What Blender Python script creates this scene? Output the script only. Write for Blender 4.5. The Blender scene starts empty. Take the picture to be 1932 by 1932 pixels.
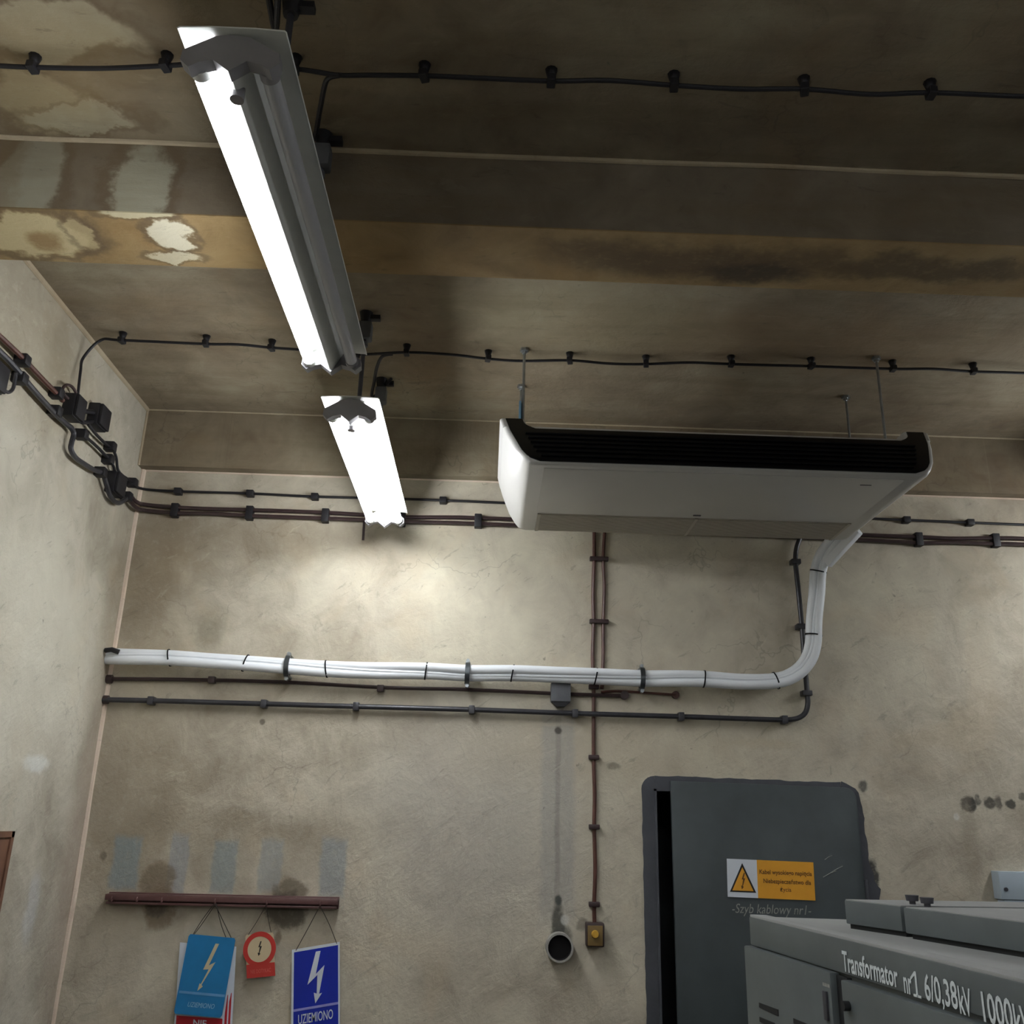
import bpy, bmesh, math, random
from mathutils import Vector, Matrix, noise as mnoise
random.seed(7)
SC = bpy.context.scene
COL = SC.collection
H = 1.8                                   # camera height above the floor
# ------------------------------------------------------------------ camera
yaw, pit, rol, F = 0.02112976, 0.32585014, 0.02517577, 1738.81741
fw = Vector((math.sin(yaw)*math.cos(pit), math.cos(yaw)*math.cos(pit), math.sin(pit)))
rt = Vector((math.cos(yaw), -math.sin(yaw), 0)); up = rt.cross(fw)
rt, up = math.cos(rol)*rt + math.sin(rol)*up, -math.sin(rol)*rt + math.cos(rol)*up
cam = bpy.data.objects.new('camera', bpy.data.cameras.new('camera')); COL.objects.link(cam)
M = Matrix((rt, up, -fw)).transposed().to_4x4(); M.translation = Vector((0, 0, H)); cam.matrix_world = M
cam.data.sensor_width = 36; cam.data.lens = F/1932*36; cam.data.clip_start = .02
SC.camera = cam
# sight lines of the photograph met with the real planes of the room
def ray(x, y): return fw*F + rt*(x-966) - up*(y-966)
def onz(x, y, z): d = ray(x, y); t = (z-H)/d.z; return Vector((d.x*t, d.y*t, z))
def ony(x, y, Y): d = ray(x, y); t = Y/d.y; return Vector((d.x*t, Y, H+d.z*t))
def onx(x, y, X): d = ray(x, y); t = X/d.x; return Vector((X, d.y*t, H+d.z*t))
# ------------------------------------------------------------------ room numbers
YW = 4.18; XL = -1.69; XR = 6.2; YB = -4.2; ZC = H+1.855
BY0, BY1, BZ = 2.23, 2.49, H+1.61         # cross beam
WY, WZ = 4.115, H+1.565                   # beam along the back wall
# ------------------------------------------------------------------ materials
def lin(c):
    return tuple(((v/255)/12.92 if v/255 <= .04045 else ((v/255+.055)/1.055)**2.4) for v in c) + (1,)
class NT:
    def __init__(s, name):
        s.m = bpy.data.materials.new(name); s.m.use_nodes = True; s.t = s.m.node_tree; s.t.nodes.clear()
        s.out = s.t.nodes.new('ShaderNodeOutputMaterial'); s.b = s.t.nodes.new('ShaderNodeBsdfPrincipled')
        s.t.links.new(s.b.outputs[0], s.out.inputs[0]); s._co = None
    def n(s, typ, **k):
        nd = s.t.nodes.new(typ)
        for a, v in k.items():
            if a.startswith('i_'):
                key = a[2:]; key = int(key) if key.isdigit() else key
                s.put(nd.inputs[key], v)
            else: setattr(nd, a, v)
        return nd
    def put(s, inp, v):
        if isinstance(v, bpy.types.NodeSocket): s.t.links.new(v, inp)
        else: inp.default_value = v
    def co(s):
        if not s._co: s._co = s.n('ShaderNodeTexCoord').outputs['Object']
        return s._co
    def math(s, op, a, b=0.0, clamp=False):
        nd = s.n('ShaderNodeMath', operation=op, use_clamp=clamp); s.put(nd.inputs[0], a); s.put(nd.inputs[1], b); return nd.outputs[0]
    def vm(s, op, a, b):
        nd = s.n('ShaderNodeVectorMath', operation=op); s.put(nd.inputs[0], a); s.put(nd.inputs[1], b); return nd
    def noise(s, scale, detail=4, rough=.55, vec=None, out='Fac', dist=0):
        nd = s.n('ShaderNodeTexNoise'); s.put(nd.inputs['Vector'], vec if vec is not None else s.co()); nd.inputs['Scale'].default_value = scale
        nd.inputs['Detail'].default_value = detail; nd.inputs['Roughness'].default_value = rough; nd.inputs['Distortion'].default_value = dist
        return nd.outputs[out]
    def ramp(s, fac, stops):
        nd = s.n('ShaderNodeValToRGB'); e = nd.color_ramp.elements
        while len(e) < len(stops): e.new(.5)
        for el, (p, c) in zip(e, stops): el.position = p; el.color = c if len(c) == 4 else (*c, 1)
        s.put(nd.inputs[0], fac); return nd.outputs[0]
    def mr(s, v, a, b, c=0., d=1.):
        nd = s.n('ShaderNodeMapRange', interpolation_type='SMOOTHSTEP'); s.put(nd.inputs[0], v)
        for i, q in enumerate((a, b, c, d)): nd.inputs[i+1].default_value = q
        return nd.outputs[0]
    def mix(s, f, a, b, blend='MIX'):
        nd = s.n('ShaderNodeMix', data_type='RGBA', blend_type=blend); s.put(nd.inputs[0], f); s.put(nd.inputs[6], a); s.put(nd.inputs[7], b); return nd.outputs[2]
    def bump(s, h, strength=.3, dist=.01):
        nd = s.n('ShaderNodeBump'); s.put(nd.inputs['Height'], h); nd.inputs['Strength'].default_value = strength; nd.inputs['Distance'].default_value = dist
        s.t.links.new(nd.outputs[0], s.b.inputs['Normal'])
    def fin(s, col=None, rough=.6, metal=0.):
        if col is not None: s.put(s.b.inputs['Base Color'], col)
        s.put(s.b.inputs['Roughness'], rough); s.put(s.b.inputs['Metallic'], metal); return s.m

def paint(name, c, rough=.5, metal=0., var=.12, scale=14, bump=.05):
    n = NT(name); c = lin(c)
    f = n.noise(scale, 5, .6)
    d = tuple(v*(1-var) for v in c[:3])+(1,); l = tuple(min(1, v*(1+var)) for v in c[:3])+(1,)
    col = n.ramp(f, [(.3, d), (.7, l)])
    n.bump(n.noise(scale*9, 3), bump, .002)
    return n.fin(col, rough, metal)

def plaster(name, c0, c1, c2, marks=(), axes='xz', bump=.28, cracks=True, stretch=(1, 1, 1), extra=None, speck=.35, smear=None):
    """old limewashed plaster: broad mottling, trowel marks, cracks, and stains and tones placed by list"""
    n = NT(name)
    mp = n.n('ShaderNodeMapping'); n.put(mp.inputs[0], n.co()); mp.inputs['Scale'].default_value = stretch; v = mp.outputs[0]
    big = n.noise(1.1, 5, .55, v, dist=.4); mid = n.noise(5.5, 6, .62, v, dist=.6); fine = n.noise(38, 4, .6, v)
    col = n.ramp(n.math('ADD', n.math('MULTIPLY', big, .6), n.math('MULTIPLY', mid, .4)), [(.34, lin(c0)), (.5, lin(c1)), (.64, lin(c2))])
    sp = n.mr(n.noise(9, 6, .7, v, dist=1.2), .60, .74)
    col = n.mix(n.math('MULTIPLY', sp, speck), col, lin(tuple(int(q*.72) for q in c0)))
    warm = n.mr(n.noise(2.3, 4, .6, v, dist=.8), .5, .68)
    col = n.mix(n.math('MULTIPLY', warm, .26), col, lin((c1[0]+6, c1[1]-4, c1[2]-14)))
    if cracks:
        w = n.vm('ADD', v, n.vm('SCALE', n.noise(3, 4, .6, v, 'Color'), (0, 0, 0)).outputs[0])
        sc = w.inputs[1].links[0].from_node; sc.inputs['Scale'].default_value = .5
        vo = n.n('ShaderNodeTexVoronoi', feature='DISTANCE_TO_EDGE'); n.put(vo.inputs['Vector'], w.outputs[0]); vo.inputs['Scale'].default_value = 2.1
        cr = n.mr(vo.outputs['Distance'], .0, .012, 1., 0.)
        cr = n.math('MULTIPLY', cr, n.mr(n.noise(2.0, 2, .5, v), .52, .62))
        col = n.mix(n.math('MULTIPLY', cr, .28), col, lin(tuple(int(q*.6) for q in c0)))
    sx = n.n('ShaderNodeSeparateXYZ'); n.put(sx.inputs[0], n.co())
    A = {'x': 0, 'y': 1, 'z': 2}
    cx = n.n('ShaderNodeCombineXYZ'); n.put(cx.inputs[0], sx.outputs[A[axes[0]]]); n.put(cx.inputs[1], sx.outputs[A[axes[1]]])
    P2 = cx.outputs[0]
    cache = {}; AMP = 1.45
    for (kind, a, b, ra, rb, c, k, amp, fr, soft) in marks:
        if (amp, fr) not in cache:
            nz = n.vm('SUBTRACT', n.noise(fr, 5, .65, P2, 'Color'), (.5, .5, .5))
            sc = n.vm('MULTIPLY', nz.outputs[0], (amp*2*AMP, amp*2*AMP, 0)); cache[(amp, fr)] = n.vm('ADD', P2, sc.outputs[0]).outputs[0]
        d = n.vm('SUBTRACT', cache[(amp, fr)], (a, b, 0)); d = n.vm('DIVIDE', d.outputs[0], (ra, rb, 1))
        if kind == 'rect':
            ab = n.vm('ABSOLUTE', d.outputs[0], (0, 0, 0)); s2 = n.n('ShaderNodeSeparateXYZ'); n.put(s2.inputs[0], ab.outputs[0])
            L = n.math('MAXIMUM', s2.outputs[0], s2.outputs[1])
        else: L = n.vm('LENGTH', d.outputs[0], (0, 0, 0)).outputs['Value']
        mk = n.math('MULTIPLY', n.mr(L, 1-soft, 1+soft, 1., 0.), n.mr(fine, .25, .5, .72, 1.))
        if kind == 'ring':      # tide line of a dried water stain: pale inside, brown rim
            rim = n.math('MULTIPLY', n.mr(L, .72, .98), n.mr(L, 1.0, 1.3, 1., 0.))
            col = n.mix(n.math('MULTIPLY', n.mr(L, .7, .95, 1., 0.), k), col, lin(c))
            col = n.mix(n.math('MULTIPLY', rim, k*.75), col, lin((98, 82, 60)))
            continue
        col = n.mix(n.math('MULTIPLY', mk, k), col, lin(c))
    if extra: col = extra(n, col, P2, sx)
    rt0 = n.n('ShaderNodeMapping'); n.put(rt0.inputs[0], P2); rt0.inputs['Rotation'].default_value = (0, 0, -.62 if axes[1] == 'z' and cracks else 0)
    rot = n.n('ShaderNodeMapping'); n.put(rot.inputs[0], rt0.outputs[0]); rot.inputs['Scale'].default_value = (1.6, 5.0, 1)
    scr = n.noise(4.2, 6, .72, rot.outputs[0], dist=.5)
    col = n.mix(n.math('MULTIPLY', n.mr(scr, .60, .68), .30), col, lin(tuple(int(q*.68) for q in c0)))
    col = n.mix(n.math('MULTIPLY', n.mr(scr, .40, .32), .16), col, lin(tuple(min(255, int(q*1.1)) for q in c2)))
    pit = n.mr(n.noise(26, 3, .5, P2), .70, .76)
    col = n.mix(n.math('MULTIPLY', n.math('MULTIPLY', pit, n.mr(big, .48, .60)), .5), col, lin(tuple(int(q*.55) for q in c0)))
    hgt = n.math('ADD', n.math('ADD', n.math('MULTIPLY', mid, .8), n.math('MULTIPLY', fine, .3)), n.math('MULTIPLY', scr, .55))
    n.bump(hgt, bump, .03)
    return n.fin(col, .92)

def w2(px, py, Y=YW): p = ony(px, py, Y); return p.x, p.z
def blob(px, py, rx, ry, c, k=.6, amp=.02, fr=12, soft=.35, kind='blob'):
    s = YW/F*1.06
    x, z = w2(px, py); return (kind, x, z, rx*s, ry*s, c, k, amp, fr, soft)
GB = (128, 140, 142)
back_marks = [
    blob(290, 1080, 75, 170, (128, 110, 84), .55, .12, 3, .6), blob(250, 1500, 95, 190, (128, 112, 88), .5, .14, 3, .6),
    blob(470, 1020, 230, 45, (124, 106, 84), .45, .1, 3, .7), blob(900, 1530, 170, 190, (168, 164, 156), .55, .12, 3, .6),
    blob(1130, 1420, 260, 60, (176, 164, 140), .4, .1, 3, .7), blob(500, 1570, 200, 28, (130, 118, 98), .4, .09, 5, .8),
    blob(395, 1190, 26, 34, (112, 106, 88), .5, .03, 16, .6), blob(440, 1545, 36, 16, (118, 106, 86), .45, .03, 14, .6),
    blob(1052, 1530, 28, 170, (160, 158, 152), .6, .012, 8, .25, 'rect'), blob(1052, 1540, 4, 165, (130, 126, 116), .5, .006, 8, .6, 'rect'),
    blob(1053, 1378, 6, 6, (60, 56, 50), .8, .004, 30), blob(495, 1362, 5, 5, (70, 64, 54), .7, .004, 30), blob(195, 1615, 6, 7, (90, 78, 64), .6, .004, 30),
    blob(1628, 1484, 8, 9, (74, 74, 70), .8, .008, 30), blob(1158, 1446, 12, 6, (96, 90, 78), .6, .01, 20),
    blob(1053, 1748, 11, 36, (66, 66, 60), .85, .012, 14, .3), blob(1053, 1698, 6, 7, (60, 66, 64), .85, .006, 20), blob(1060, 1775, 17, 22, (72, 74, 70), .7, .012, 14, .3),
    blob(1098, 1744, 10, 10, (110, 104, 92), .6, .012, 20), blob(1066, 1736, 7, 8, (205, 205, 198), .7, .004, 20),
    blob(237, 1628, 22, 40, GB, .75, .014, 14, .18, 'rect'), blob(335, 1632, 15, 46, (146, 150, 152), .7, .014, 14, .18, 'rect'),
    blob(422, 1636, 19, 40, GB, .7, .014, 14, .18, 'rect'), blob(510, 1634, 18, 40, (142, 148, 148), .65, .014, 14, .18, 'rect'),
    blob(628, 1636, 21, 44, (140, 148, 150), .7, .014, 14, .18, 'rect'),
    blob(296, 1668, 27, 34, (116, 102, 82), .8, .028, 22, .22), blob(302, 1714, 26, 34, (122, 108, 88), .8, .028, 22, .22), blob(296, 1708, 18, 16, (84, 76, 66), .7, .028, 22, .3),
    blob(545, 1686, 30, 22, (106, 96, 80), .8, .028, 22, .25), blob(540, 1718, 34, 28, (78, 72, 60), .85, .028, 22, .22), blob(525, 1770, 5, 10, (110, 98, 80), .7, .006, 20),
    blob(1827, 1517, 14, 13, (44, 44, 42), .95, .012, 26, .2), blob(1845, 1510, 5, 10, (84, 82, 76), .85, .012, 26, .3), blob(1868, 1516, 11, 10, (66, 64, 58), .9, .012, 26, .25),
    blob(1884, 1514, 6, 12, (88, 84, 76), .85, .012, 26, .3), blob(1908, 1518, 9, 8, (66, 66, 60), .9, .01, 26, .25), blob(1928, 1502, 6, 6, (84, 82, 76), .8, .01, 26, .3),
    blob(1832, 1590, 14, 80, (150, 140, 122), .55, .02, 8, .6), blob(1805, 1541, 5, 6, (214, 212, 204), .8, .004, 20),
    blob(1440, 1404, 60, 8, (186, 174, 148), .5, .02, 10, .6), blob(1000, 1365, 90, 3, (196, 188, 168), .6, .008, 10, .6),
    blob(1645, 1655, 12, 26, (56, 58, 58), .9, .016, 22, .3),
]
def ladder(n, col, P2, sx):               # faint old paint edge, lighter limewash above shoulder height
    return col
MAT_back = plaster('old_plaster', (151, 141, 124), (188, 180, 162), (208, 201, 180), back_marks, 'xz')
lx = lambda px, py: onx(px, py, XL)
def lblob(px, py, ry, rz, c, k, amp=.03, fr=8, soft=.5, kind='blob'): p = lx(px, py); return (kind, p.y, p.z, ry, rz, c, k, amp, fr, soft)
left_marks = [lblob(40, 1200, .5, .5, (192, 188, 172), .5, .15, 3, .6), lblob(70, 1440, .10, .03, (214, 216, 210), .7, .02, 18, .4),  # first pale patch paints the lamps' brightness onto this wall
    lblob(215, 1150, .12, .6, (140, 126, 104), .5, .06, 4, .7), lblob(140, 1650, .14, .7, (152, 134, 118), .55, .06, 4, .6),
    lblob(60, 640, .6, .25, (138, 126, 102), .55, .12, 3, .6), lblob(60, 1710, .05, .12, (190, 194, 196), .5, .03, 14, .5)]
MAT_left = plaster('old_plaster_pale', (150, 142, 126), (184, 178, 162), (202, 197, 181), left_marks, 'yz')
def streaks(n, col, P2, sx):
    w = n.noise(1.0, 5, .6, n.vm('MULTIPLY', n.co(), (1.2, 9, 9)).outputs[0])
    return n.mix(n.math('MULTIPLY', n.mr(w, .42, .7), .35), col, lin((104, 88, 62)))
def cb(px, py, rx, ry, c, k, amp=.05, fr=6, soft=.4, kind='blob', z=ZC): p = onz(px, py, z); return (kind, p.x, p.y, rx, ry, c, k, amp, fr, soft)
ceil_marks = [
    cb(60, 55, .30, .10, (168, 160, 134), .7, .10, 4, .3, 'ring'), cb(70, 190, .20, .14, (164, 154, 124), .7, .12, 4, .3, 'ring'), cb(150, 225, .2, .05, (166, 160, 136), .7, .08, 5, .3, 'ring'),
    cb(30, 130, .35, .20, (128, 108, 70), .5, .1, 4, .5), cb(700, 160, .25, .025, (150, 136, 110), .45, .03, 8, .5),
    cb(1500, 640, .8, .22, (122, 96, 62), .45, .12, 3, .6), cb(800, 640, .12, .5, (112, 88, 62), .4, .08, 3, .6), cb(1100, 600, .5, .3, (140, 134, 106), .4, .12, 3, .6)]  # brown and olive patches paint the lamp's shadow edge and the lit side
MAT_ceil = plaster('ceiling_plaster', (106, 92, 74), (132, 120, 99), (150, 141, 119), ceil_marks, 'xy', .25, True, (1, 1, 1), streaks, .25)
def bf(px, py, rx, rz, c, k, amp=.03, fr=8, soft=.3, kind='ring'): p = ony(px, py, BY0); return (kind, p.x, p.z, rx, rz, c, k, amp, fr, soft)
MAT_beamf = plaster('shaded_beam_plaster', (98, 87, 72), (116, 105, 88), (132, 121, 104), [  # duller colour carries the shade where the lamps only graze this face
    bf(60, 335, .10, .24, (158, 156, 138), .75, .05, 6), bf(265, 350, .11, .17, (164, 162, 142), .8, .06, 6), bf(0, 330, .06, .2, (120, 104, 78), .5, .05, 6, kind='blob')], 'xz', .22, False, (1, 1, 1), streaks, .2)
MAT_beamu = plaster('lit_soffit_plaster', (118, 96, 62), (146, 122, 82), (160, 138, 98), [  # lighter, warmer colour carries the lamp light on the underside
    cb(55, 445, .22, .12, (196, 182, 142), .9, .07, 7, .3, 'ring', BZ), cb(85, 455, .05, .05, (134, 104, 62), .8, .03, 9, .4, 'blob', BZ), cb(150, 440, .05, .1, (186, 170, 130), .7, .04, 9, .3, 'ring', BZ),
    cb(325, 448, .07, .085, (214, 208, 184), .95, .06, 8, .3, 'ring', BZ), cb(255, 405, .12, .025, (200, 192, 160), .8, .03, 8, .3, 'ring', BZ), cb(330, 485, .1, .03, (204, 196, 168), .85, .04, 8, .3, 'ring', BZ),
    cb(1420, 520, .16, .05, (52, 50, 44), .75, .05, 7, .5, 'blob', BZ), cb(1300, 490, .4, .10, (66, 52, 38), .7, .08, 5, .5, 'blob', BZ), cb(1750, 510, .35, .06, (70, 58, 42), .7, .08, 5, .5, 'blob', BZ)],
    'xy', .22, False, (1, 1, 1), None, .2)
MAT_floor = plaster('floor_concrete', (58, 58, 58), (70, 70, 70), (82, 82, 82), (), 'xy', .3)
MAT_far = paint('far_wall_paint', (112, 112, 104), .8, 0, .12, 3)
MAT_bead = plaster('corner_bead_plaster', (196, 176, 158), (212, 194, 176), (222, 206, 190), (), 'xz', .3, False)
MAT_ridge = plaster('ridge_plaster', (150, 136, 112), (170, 156, 132), (182, 170, 146), (), 'xz', .3, False)
MAT_white = paint('white_enamel', (214, 216, 212), .35, 0, .05)
MAT_acw = paint('white_plastic', (190, 189, 186), .38, 0, .02, 6, .02)
MAT_acg = paint('grey_plastic', (176, 170, 158), .5, 0, .04, 6, .02)
MAT_black = paint('black_plastic', (5, 6, 11), .42, 0, .2)
MAT_dark = paint('black_rubber', (22, 21, 26), .55, 0, .2)
MAT_slate = paint('dark_grey_metal', (66, 66, 72), .5, .2, .15)
MAT_cap = paint('lamp_end_plastic', (132, 130, 134), .5, 0, .1)
MAT_brown = paint('brown_painted_pipe', (84, 52, 44), .4, 0, .3, 20)
MAT_dbrown = paint('dark_brown_pipe', (58, 44, 44), .38, 0, .25, 20)
MAT_dpipe = paint('dark_painted_pipe', (58, 58, 62), .35, .2, .25, 20)
MAT_ins = paint('white_pipe_insulation', (232, 236, 240), .45, 0, .03, 8, .02)
MAT_zinc = paint('zinc_plated_steel', (170, 176, 180), .3, .9, .15, 30)
MAT_blue = paint('blue_film_steel', (118, 158, 186), .35, .5, .1)
MAT_jbox = paint('grey_junction_box', (92, 94, 98), .55, 0, .12, 20)
MAT_door = paint('dark_green_grey_paint', (66, 73, 75), .42, .1, .16, 5, .12)
MAT_dframe = paint('dark_frame_paint', (74, 76, 82), .5, .1, .16, 9, .3)
MAT_cab = paint('grey_cabinet_paint', (92, 99, 100), .45, .15, .14, 4, .08)
MAT_cabtop = paint('lit_dusty_cabinet_top', (142, 144, 143), .75, 0, .08, 5, .1)  # dusty cabinet paint, lightened to carry the overhead lamp light
MAT_gasket = paint('black_gasket', (26, 28, 30), .7)
MAT_rail = paint('rust_brown_angle_iron', (96, 68, 66), .35, .1, .2, 18)
MAT_cream = paint('cream_plate', (200, 184, 150), .6, 0, .05)
MAT_signw = paint('white_sign_plate', (214, 220, 228), .4, 0, .03)
MAT_sblue = paint('light_blue_sign_plate', (30, 118, 172), .35, 0, .06)
MAT_dblue = paint('deep_blue_sign_plate', (24, 44, 160), .35, 0, .05)
MAT_redp = paint('red_sign_print', (184, 52, 44), .45, 0, .06)
MAT_red2 = paint('crimson_sign_print', (176, 24, 40), .45, 0, .06)
MAT_yel = paint('amber_sign_print', (222, 158, 44), .5, 0, .05)
MAT_ink = paint('black_print', (28, 24, 22), .6)
MAT_bink = paint('brown_print', (98, 62, 16), .6)
MAT_cord = paint('sign_cord', (48, 42, 38), .8)
MAT_wood = paint('brown_board', (108, 76, 58), .6, 0, .2)
MAT_lbox = paint('pale_blue_grey_box', (172, 186, 196), .45, 0, .04)
MAT_lbox2 = paint('pale_white_strip', (206, 210, 212), .45, 0, .04)
MAT_chalk = paint('white_chalk_paint', (204, 212, 214), .8, 0, .15, 60)
MAT_chalk2 = paint('faint_chalk', (140, 142, 136), .8, 0, .35, 60)
MAT_amber = paint('yellow_knob', (206, 160, 60), .4)
MAT_pipeend = paint('dark_pipe_lining', (24, 22, 24), .8)  # near-black lining and end disc of the pipe mouth
MAT_sleeve = paint('grey_cement_sleeve', (150, 148, 142), .8, 0, .15, 20, .3)
def emit(name, c, k):
    n = NT(name); n.b.inputs['Base Color'].default_value = (.9, .9, .9, 1); n.b.inputs['Emission Color'].default_value = c; n.b.inputs['Emission Strength'].default_value = k
    return n.fin(None, .4)
LAMPK = 42
MAT_tube = emit('lit_fluorescent_tube', (.94, .965, 1, 1), LAMPK)
MAT_tubeoff = paint('unlit_fluorescent_tube', (176, 178, 184), .3, 0, .02)
MAT_black.node_tree.nodes['Principled BSDF'].inputs['Specular IOR Level'].default_value = .2
# ------------------------------------------------------------------ mesh helpers
class MB:
    def __init__(s): s.b = bmesh.new()
    def box(s, lo, hi, bev=0, mat=None):
        vs = [s.b.verts.new(((lo[0], hi[0])[i], (lo[1], hi[1])[j], (lo[2], hi[2])[k])) for i in (0, 1) for j in (0, 1) for k in (0, 1)]
        fs = [s.b.faces.new([vs[i] for i in q]) for q in ((0, 1, 3, 2), (4, 6, 7, 5), (0, 4, 5, 1), (2, 3, 7, 6), (0, 2, 6, 4), (1, 5, 7, 3))]
        s._fin(vs, fs, bev, mat); return s
    def _fin(s, vs, fs, bev, mat):
        bmesh.ops.recalc_face_normals(s.b, faces=fs)
        if bev:
            es = list({e for f in fs for e in f.edges}); r = bmesh.ops.bevel(s.b, geom=es, offset=bev, segments=2, profile=.6, affect='EDGES', clamp_overlap=True)
            vs = list({v for v in r['verts']} | {v for v in vs if v.is_valid})
        if mat is not None:
            for v in set(vs): v.co = mat @ v.co
    def obox(s, c, ax, ay, az, dims, bev=0):
        m = Matrix((ax, ay, az)).transposed().to_4x4(); m.translation = c
        return s.box([-d/2 for d in dims], [d/2 for d in dims], bev, m)
    def rings(s, rs, cap=True, closed=True, smooth=True):
        R = [[s.b.verts.new(p) for p in r] for r in rs]; fs = []
        n = len(R[0])
        for a, b in zip(R, R[1:]):
            for i in range(n if closed else n-1):
                j = (i+1) % n; f = s.b.faces.new((a[i], a[j], b[j], b[i])); f.smooth = smooth; fs.append(f)
        if cap: fs += [s.b.faces.new(R[0]), s.b.faces.new(R[-1])]
        bmesh.ops.recalc_face_normals(s.b, faces=fs); return s
    def tube(s, pts, r, n=12, cap=True, radii=None):
        pts = [Vector(p) for p in pts]; rs = []; t0 = None; nrm = None
        for i, p in enumerate(pts):
            a = pts[max(i-1, 0)]; b = pts[min(i+1, len(pts)-1)]; t = (b-a).normalized()
            if nrm is None:
                nrm = t.orthogonal().normalized()
            else:
                q = t0.rotation_difference(t); nrm = q @ nrm; nrm = (nrm - t*nrm.dot(t)).normalized()
            t0 = t; bn = t.cross(nrm); rr = radii[i] if radii else r
            rs.append([p + (nrm*math.cos(2*math.pi*k/n) + bn*math.sin(2*math.pi*k/n))*rr for k in range(n)])
        return s.rings(rs, cap)
    def cyl(s, a, b, r, n=16, r2=None): return s.tube([a, b], r, n, True, [r, r2 if r2 is not None else r])
    def prism(s, pts, off, bev=0):
        """planar polygon pts (3D) swept by the vector off"""
        a = [s.b.verts.new(p) for p in pts]; b = [s.b.verts.new(Vector(p)+off) for p in pts]; n = len(a)
        fs = [s.b.faces.new(a), s.b.faces.new(b)] + [s.b.faces.new((a[i], a[(i+1) % n], b[(i+1) % n], b[i])) for i in range(n)]
        s._fin(a+b, fs, bev, None); return s
def smooth_path(pts, k=6):
    """Catmull-Rom"""
    P = [Vector(p) for p in pts]; out = []
    for i in range(len(P)-1):
        p0 = P[max(i-1, 0)]; p1 = P[i]; p2 = P[i+1]; p3 = P[min(i+2, len(P)-1)]
        for j in range(k):
            t = j/k; out.append(.5*((2*p1)+(p2-p0)*t+(2*p0-5*p1+4*p2-p3)*t*t+(3*p1-p0-3*p2+p3)*t**3))
    return out+[P[-1]]
def obj(name, mb, mat, parent=None, label=None, cat=None, group=None, kind=None, loc=None):
    me = bpy.data.meshes.new(name)
    org = Vector((0, 0, 0))
    if parent is not None: org = worldloc(parent)
    if loc is not None: org = Vector(loc)
    bmesh.ops.translate(mb.b, verts=mb.b.verts, vec=-org)
    mb.b.to_mesh(me); mb.b.free(); me.set_sharp_from_angle(angle=math.radians(40))
    me.materials.append(mat); o = bpy.data.objects.new(name, me); COL.objects.link(o)
    if parent is not None: o.parent = parent
    elif loc is not None: o.location = org
    return tag(o, label, cat, group, kind)
def worldloc(o):
    v = Vector(o.location)
    while o.parent: o = o.parent; v += Vector(o.location)
    return v
def tag(o, label=None, cat=None, group=None, kind=None):
    if label: o['label'] = label
    if cat: o['category'] = cat
    if group: o['group'] = group
    if kind: o['kind'] = kind
    return o
def empty(name, loc, label, cat, group=None):
    o = bpy.data.objects.new(name, None); COL.objects.link(o); o.location = loc; o.empty_display_size = .1
    return tag(o, label, cat, group)
def copy_tree(o, parent=None):
    c = o.copy(); COL.objects.link(c)
    if parent: c.parent = parent
    for ch in [q for q in COL.objects if q.parent == o]: copy_tree(ch, c)
    return c
def struct(name, mb, mat, parent=None):
    return obj(name, mb, mat, parent, kind=None if parent else 'structure')
def text_mb(txt, mapf, size=1., ext=.0, xs=1., shear=0., align='LEFT', thick=0.):
    """letters as real flat geometry; mapf maps text plane (s,t) to the room"""
    cu = bpy.data.curves.new('t', 'FONT'); cu.body = txt; cu.size = size; cu.align_x = align; cu.shear = shear; cu.offset = thick; cu.resolution_u = 3
    o = bpy.data.objects.new('t', cu); COL.objects.link(o)
    dg = bpy.context.evaluated_depsgraph_get(); me = o.evaluated_get(dg).to_mesh()
    mb = MB()
    vs = [mb.b.verts.new(mapf(v.co.x*xs, v.co.y)) for v in me.vertices]
    for p in me.polygons:
        try: mb.b.faces.new([vs[i] for i in p.vertices])
        except ValueError: pass
    o.evaluated_get(dg).to_mesh_clear(); bpy.data.objects.remove(o); bpy.data.curves.remove(cu)
    return mb
# ------------------------------------------------------------------ the room
fl = MB(); fl.box((XL-.3, YB-.3, -.15), (XR+.3, YW+.9, 0)); struct('floor', fl, MAT_floor)
c_ = MB(); c_.box((XL-.3, YB-.3, ZC), (XR+.3, YW+.3, ZC+.2)); struct('ceiling', c_, MAT_ceil)
w_ = MB(); w_.box((XL-.25, YB-.3, 0), (XL, YW+.3, ZC)); struct('wall_left', w_, MAT_left)
w_ = MB(); w_.box((XR, YB-.3, 0), (XR+.25, YW+.3, ZC)); struct('wall_right', w_, MAT_far)
w_ = MB(); w_.box((XL, YB-.25, 0), (XR, YB, ZC)); struct('wall_front', w_, MAT_far)
# back wall with the door opening
dx0 = ony(1238, 1600, YW).x; dx1 = ony(1596, 1600, YW).x; dz = ony(1250, 1489, YW).z
w_ = MB()
w_.box((XL, YW, 0), (dx0, YW+.28, ZC)); w_.box((dx1, YW, 0), (XR, YW+.28, ZC)); w_.box((dx0, YW, dz), (dx1, YW+.28, ZC))
struct('wall_back', w_, MAT_back)
w_ = MB()
for lo, hi in (((dx0-.3, YW+.28, 0), (dx0-.25, YW+.85, dz+.3)), ((dx1+.25, YW+.28, 0), (dx1+.3, YW+.85, dz+.3)), ((dx0-.3, YW+.85, 0), (dx1+.3, YW+.9, dz+.3)), ((dx0-.3, YW+.28, dz+.3), (dx1+.3, YW+.9, dz+.35))): w_.box(lo, hi)
struct('wall_passage', w_, MAT_dframe)  # dark paint puts the black shade of the door gap into the colour
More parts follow.
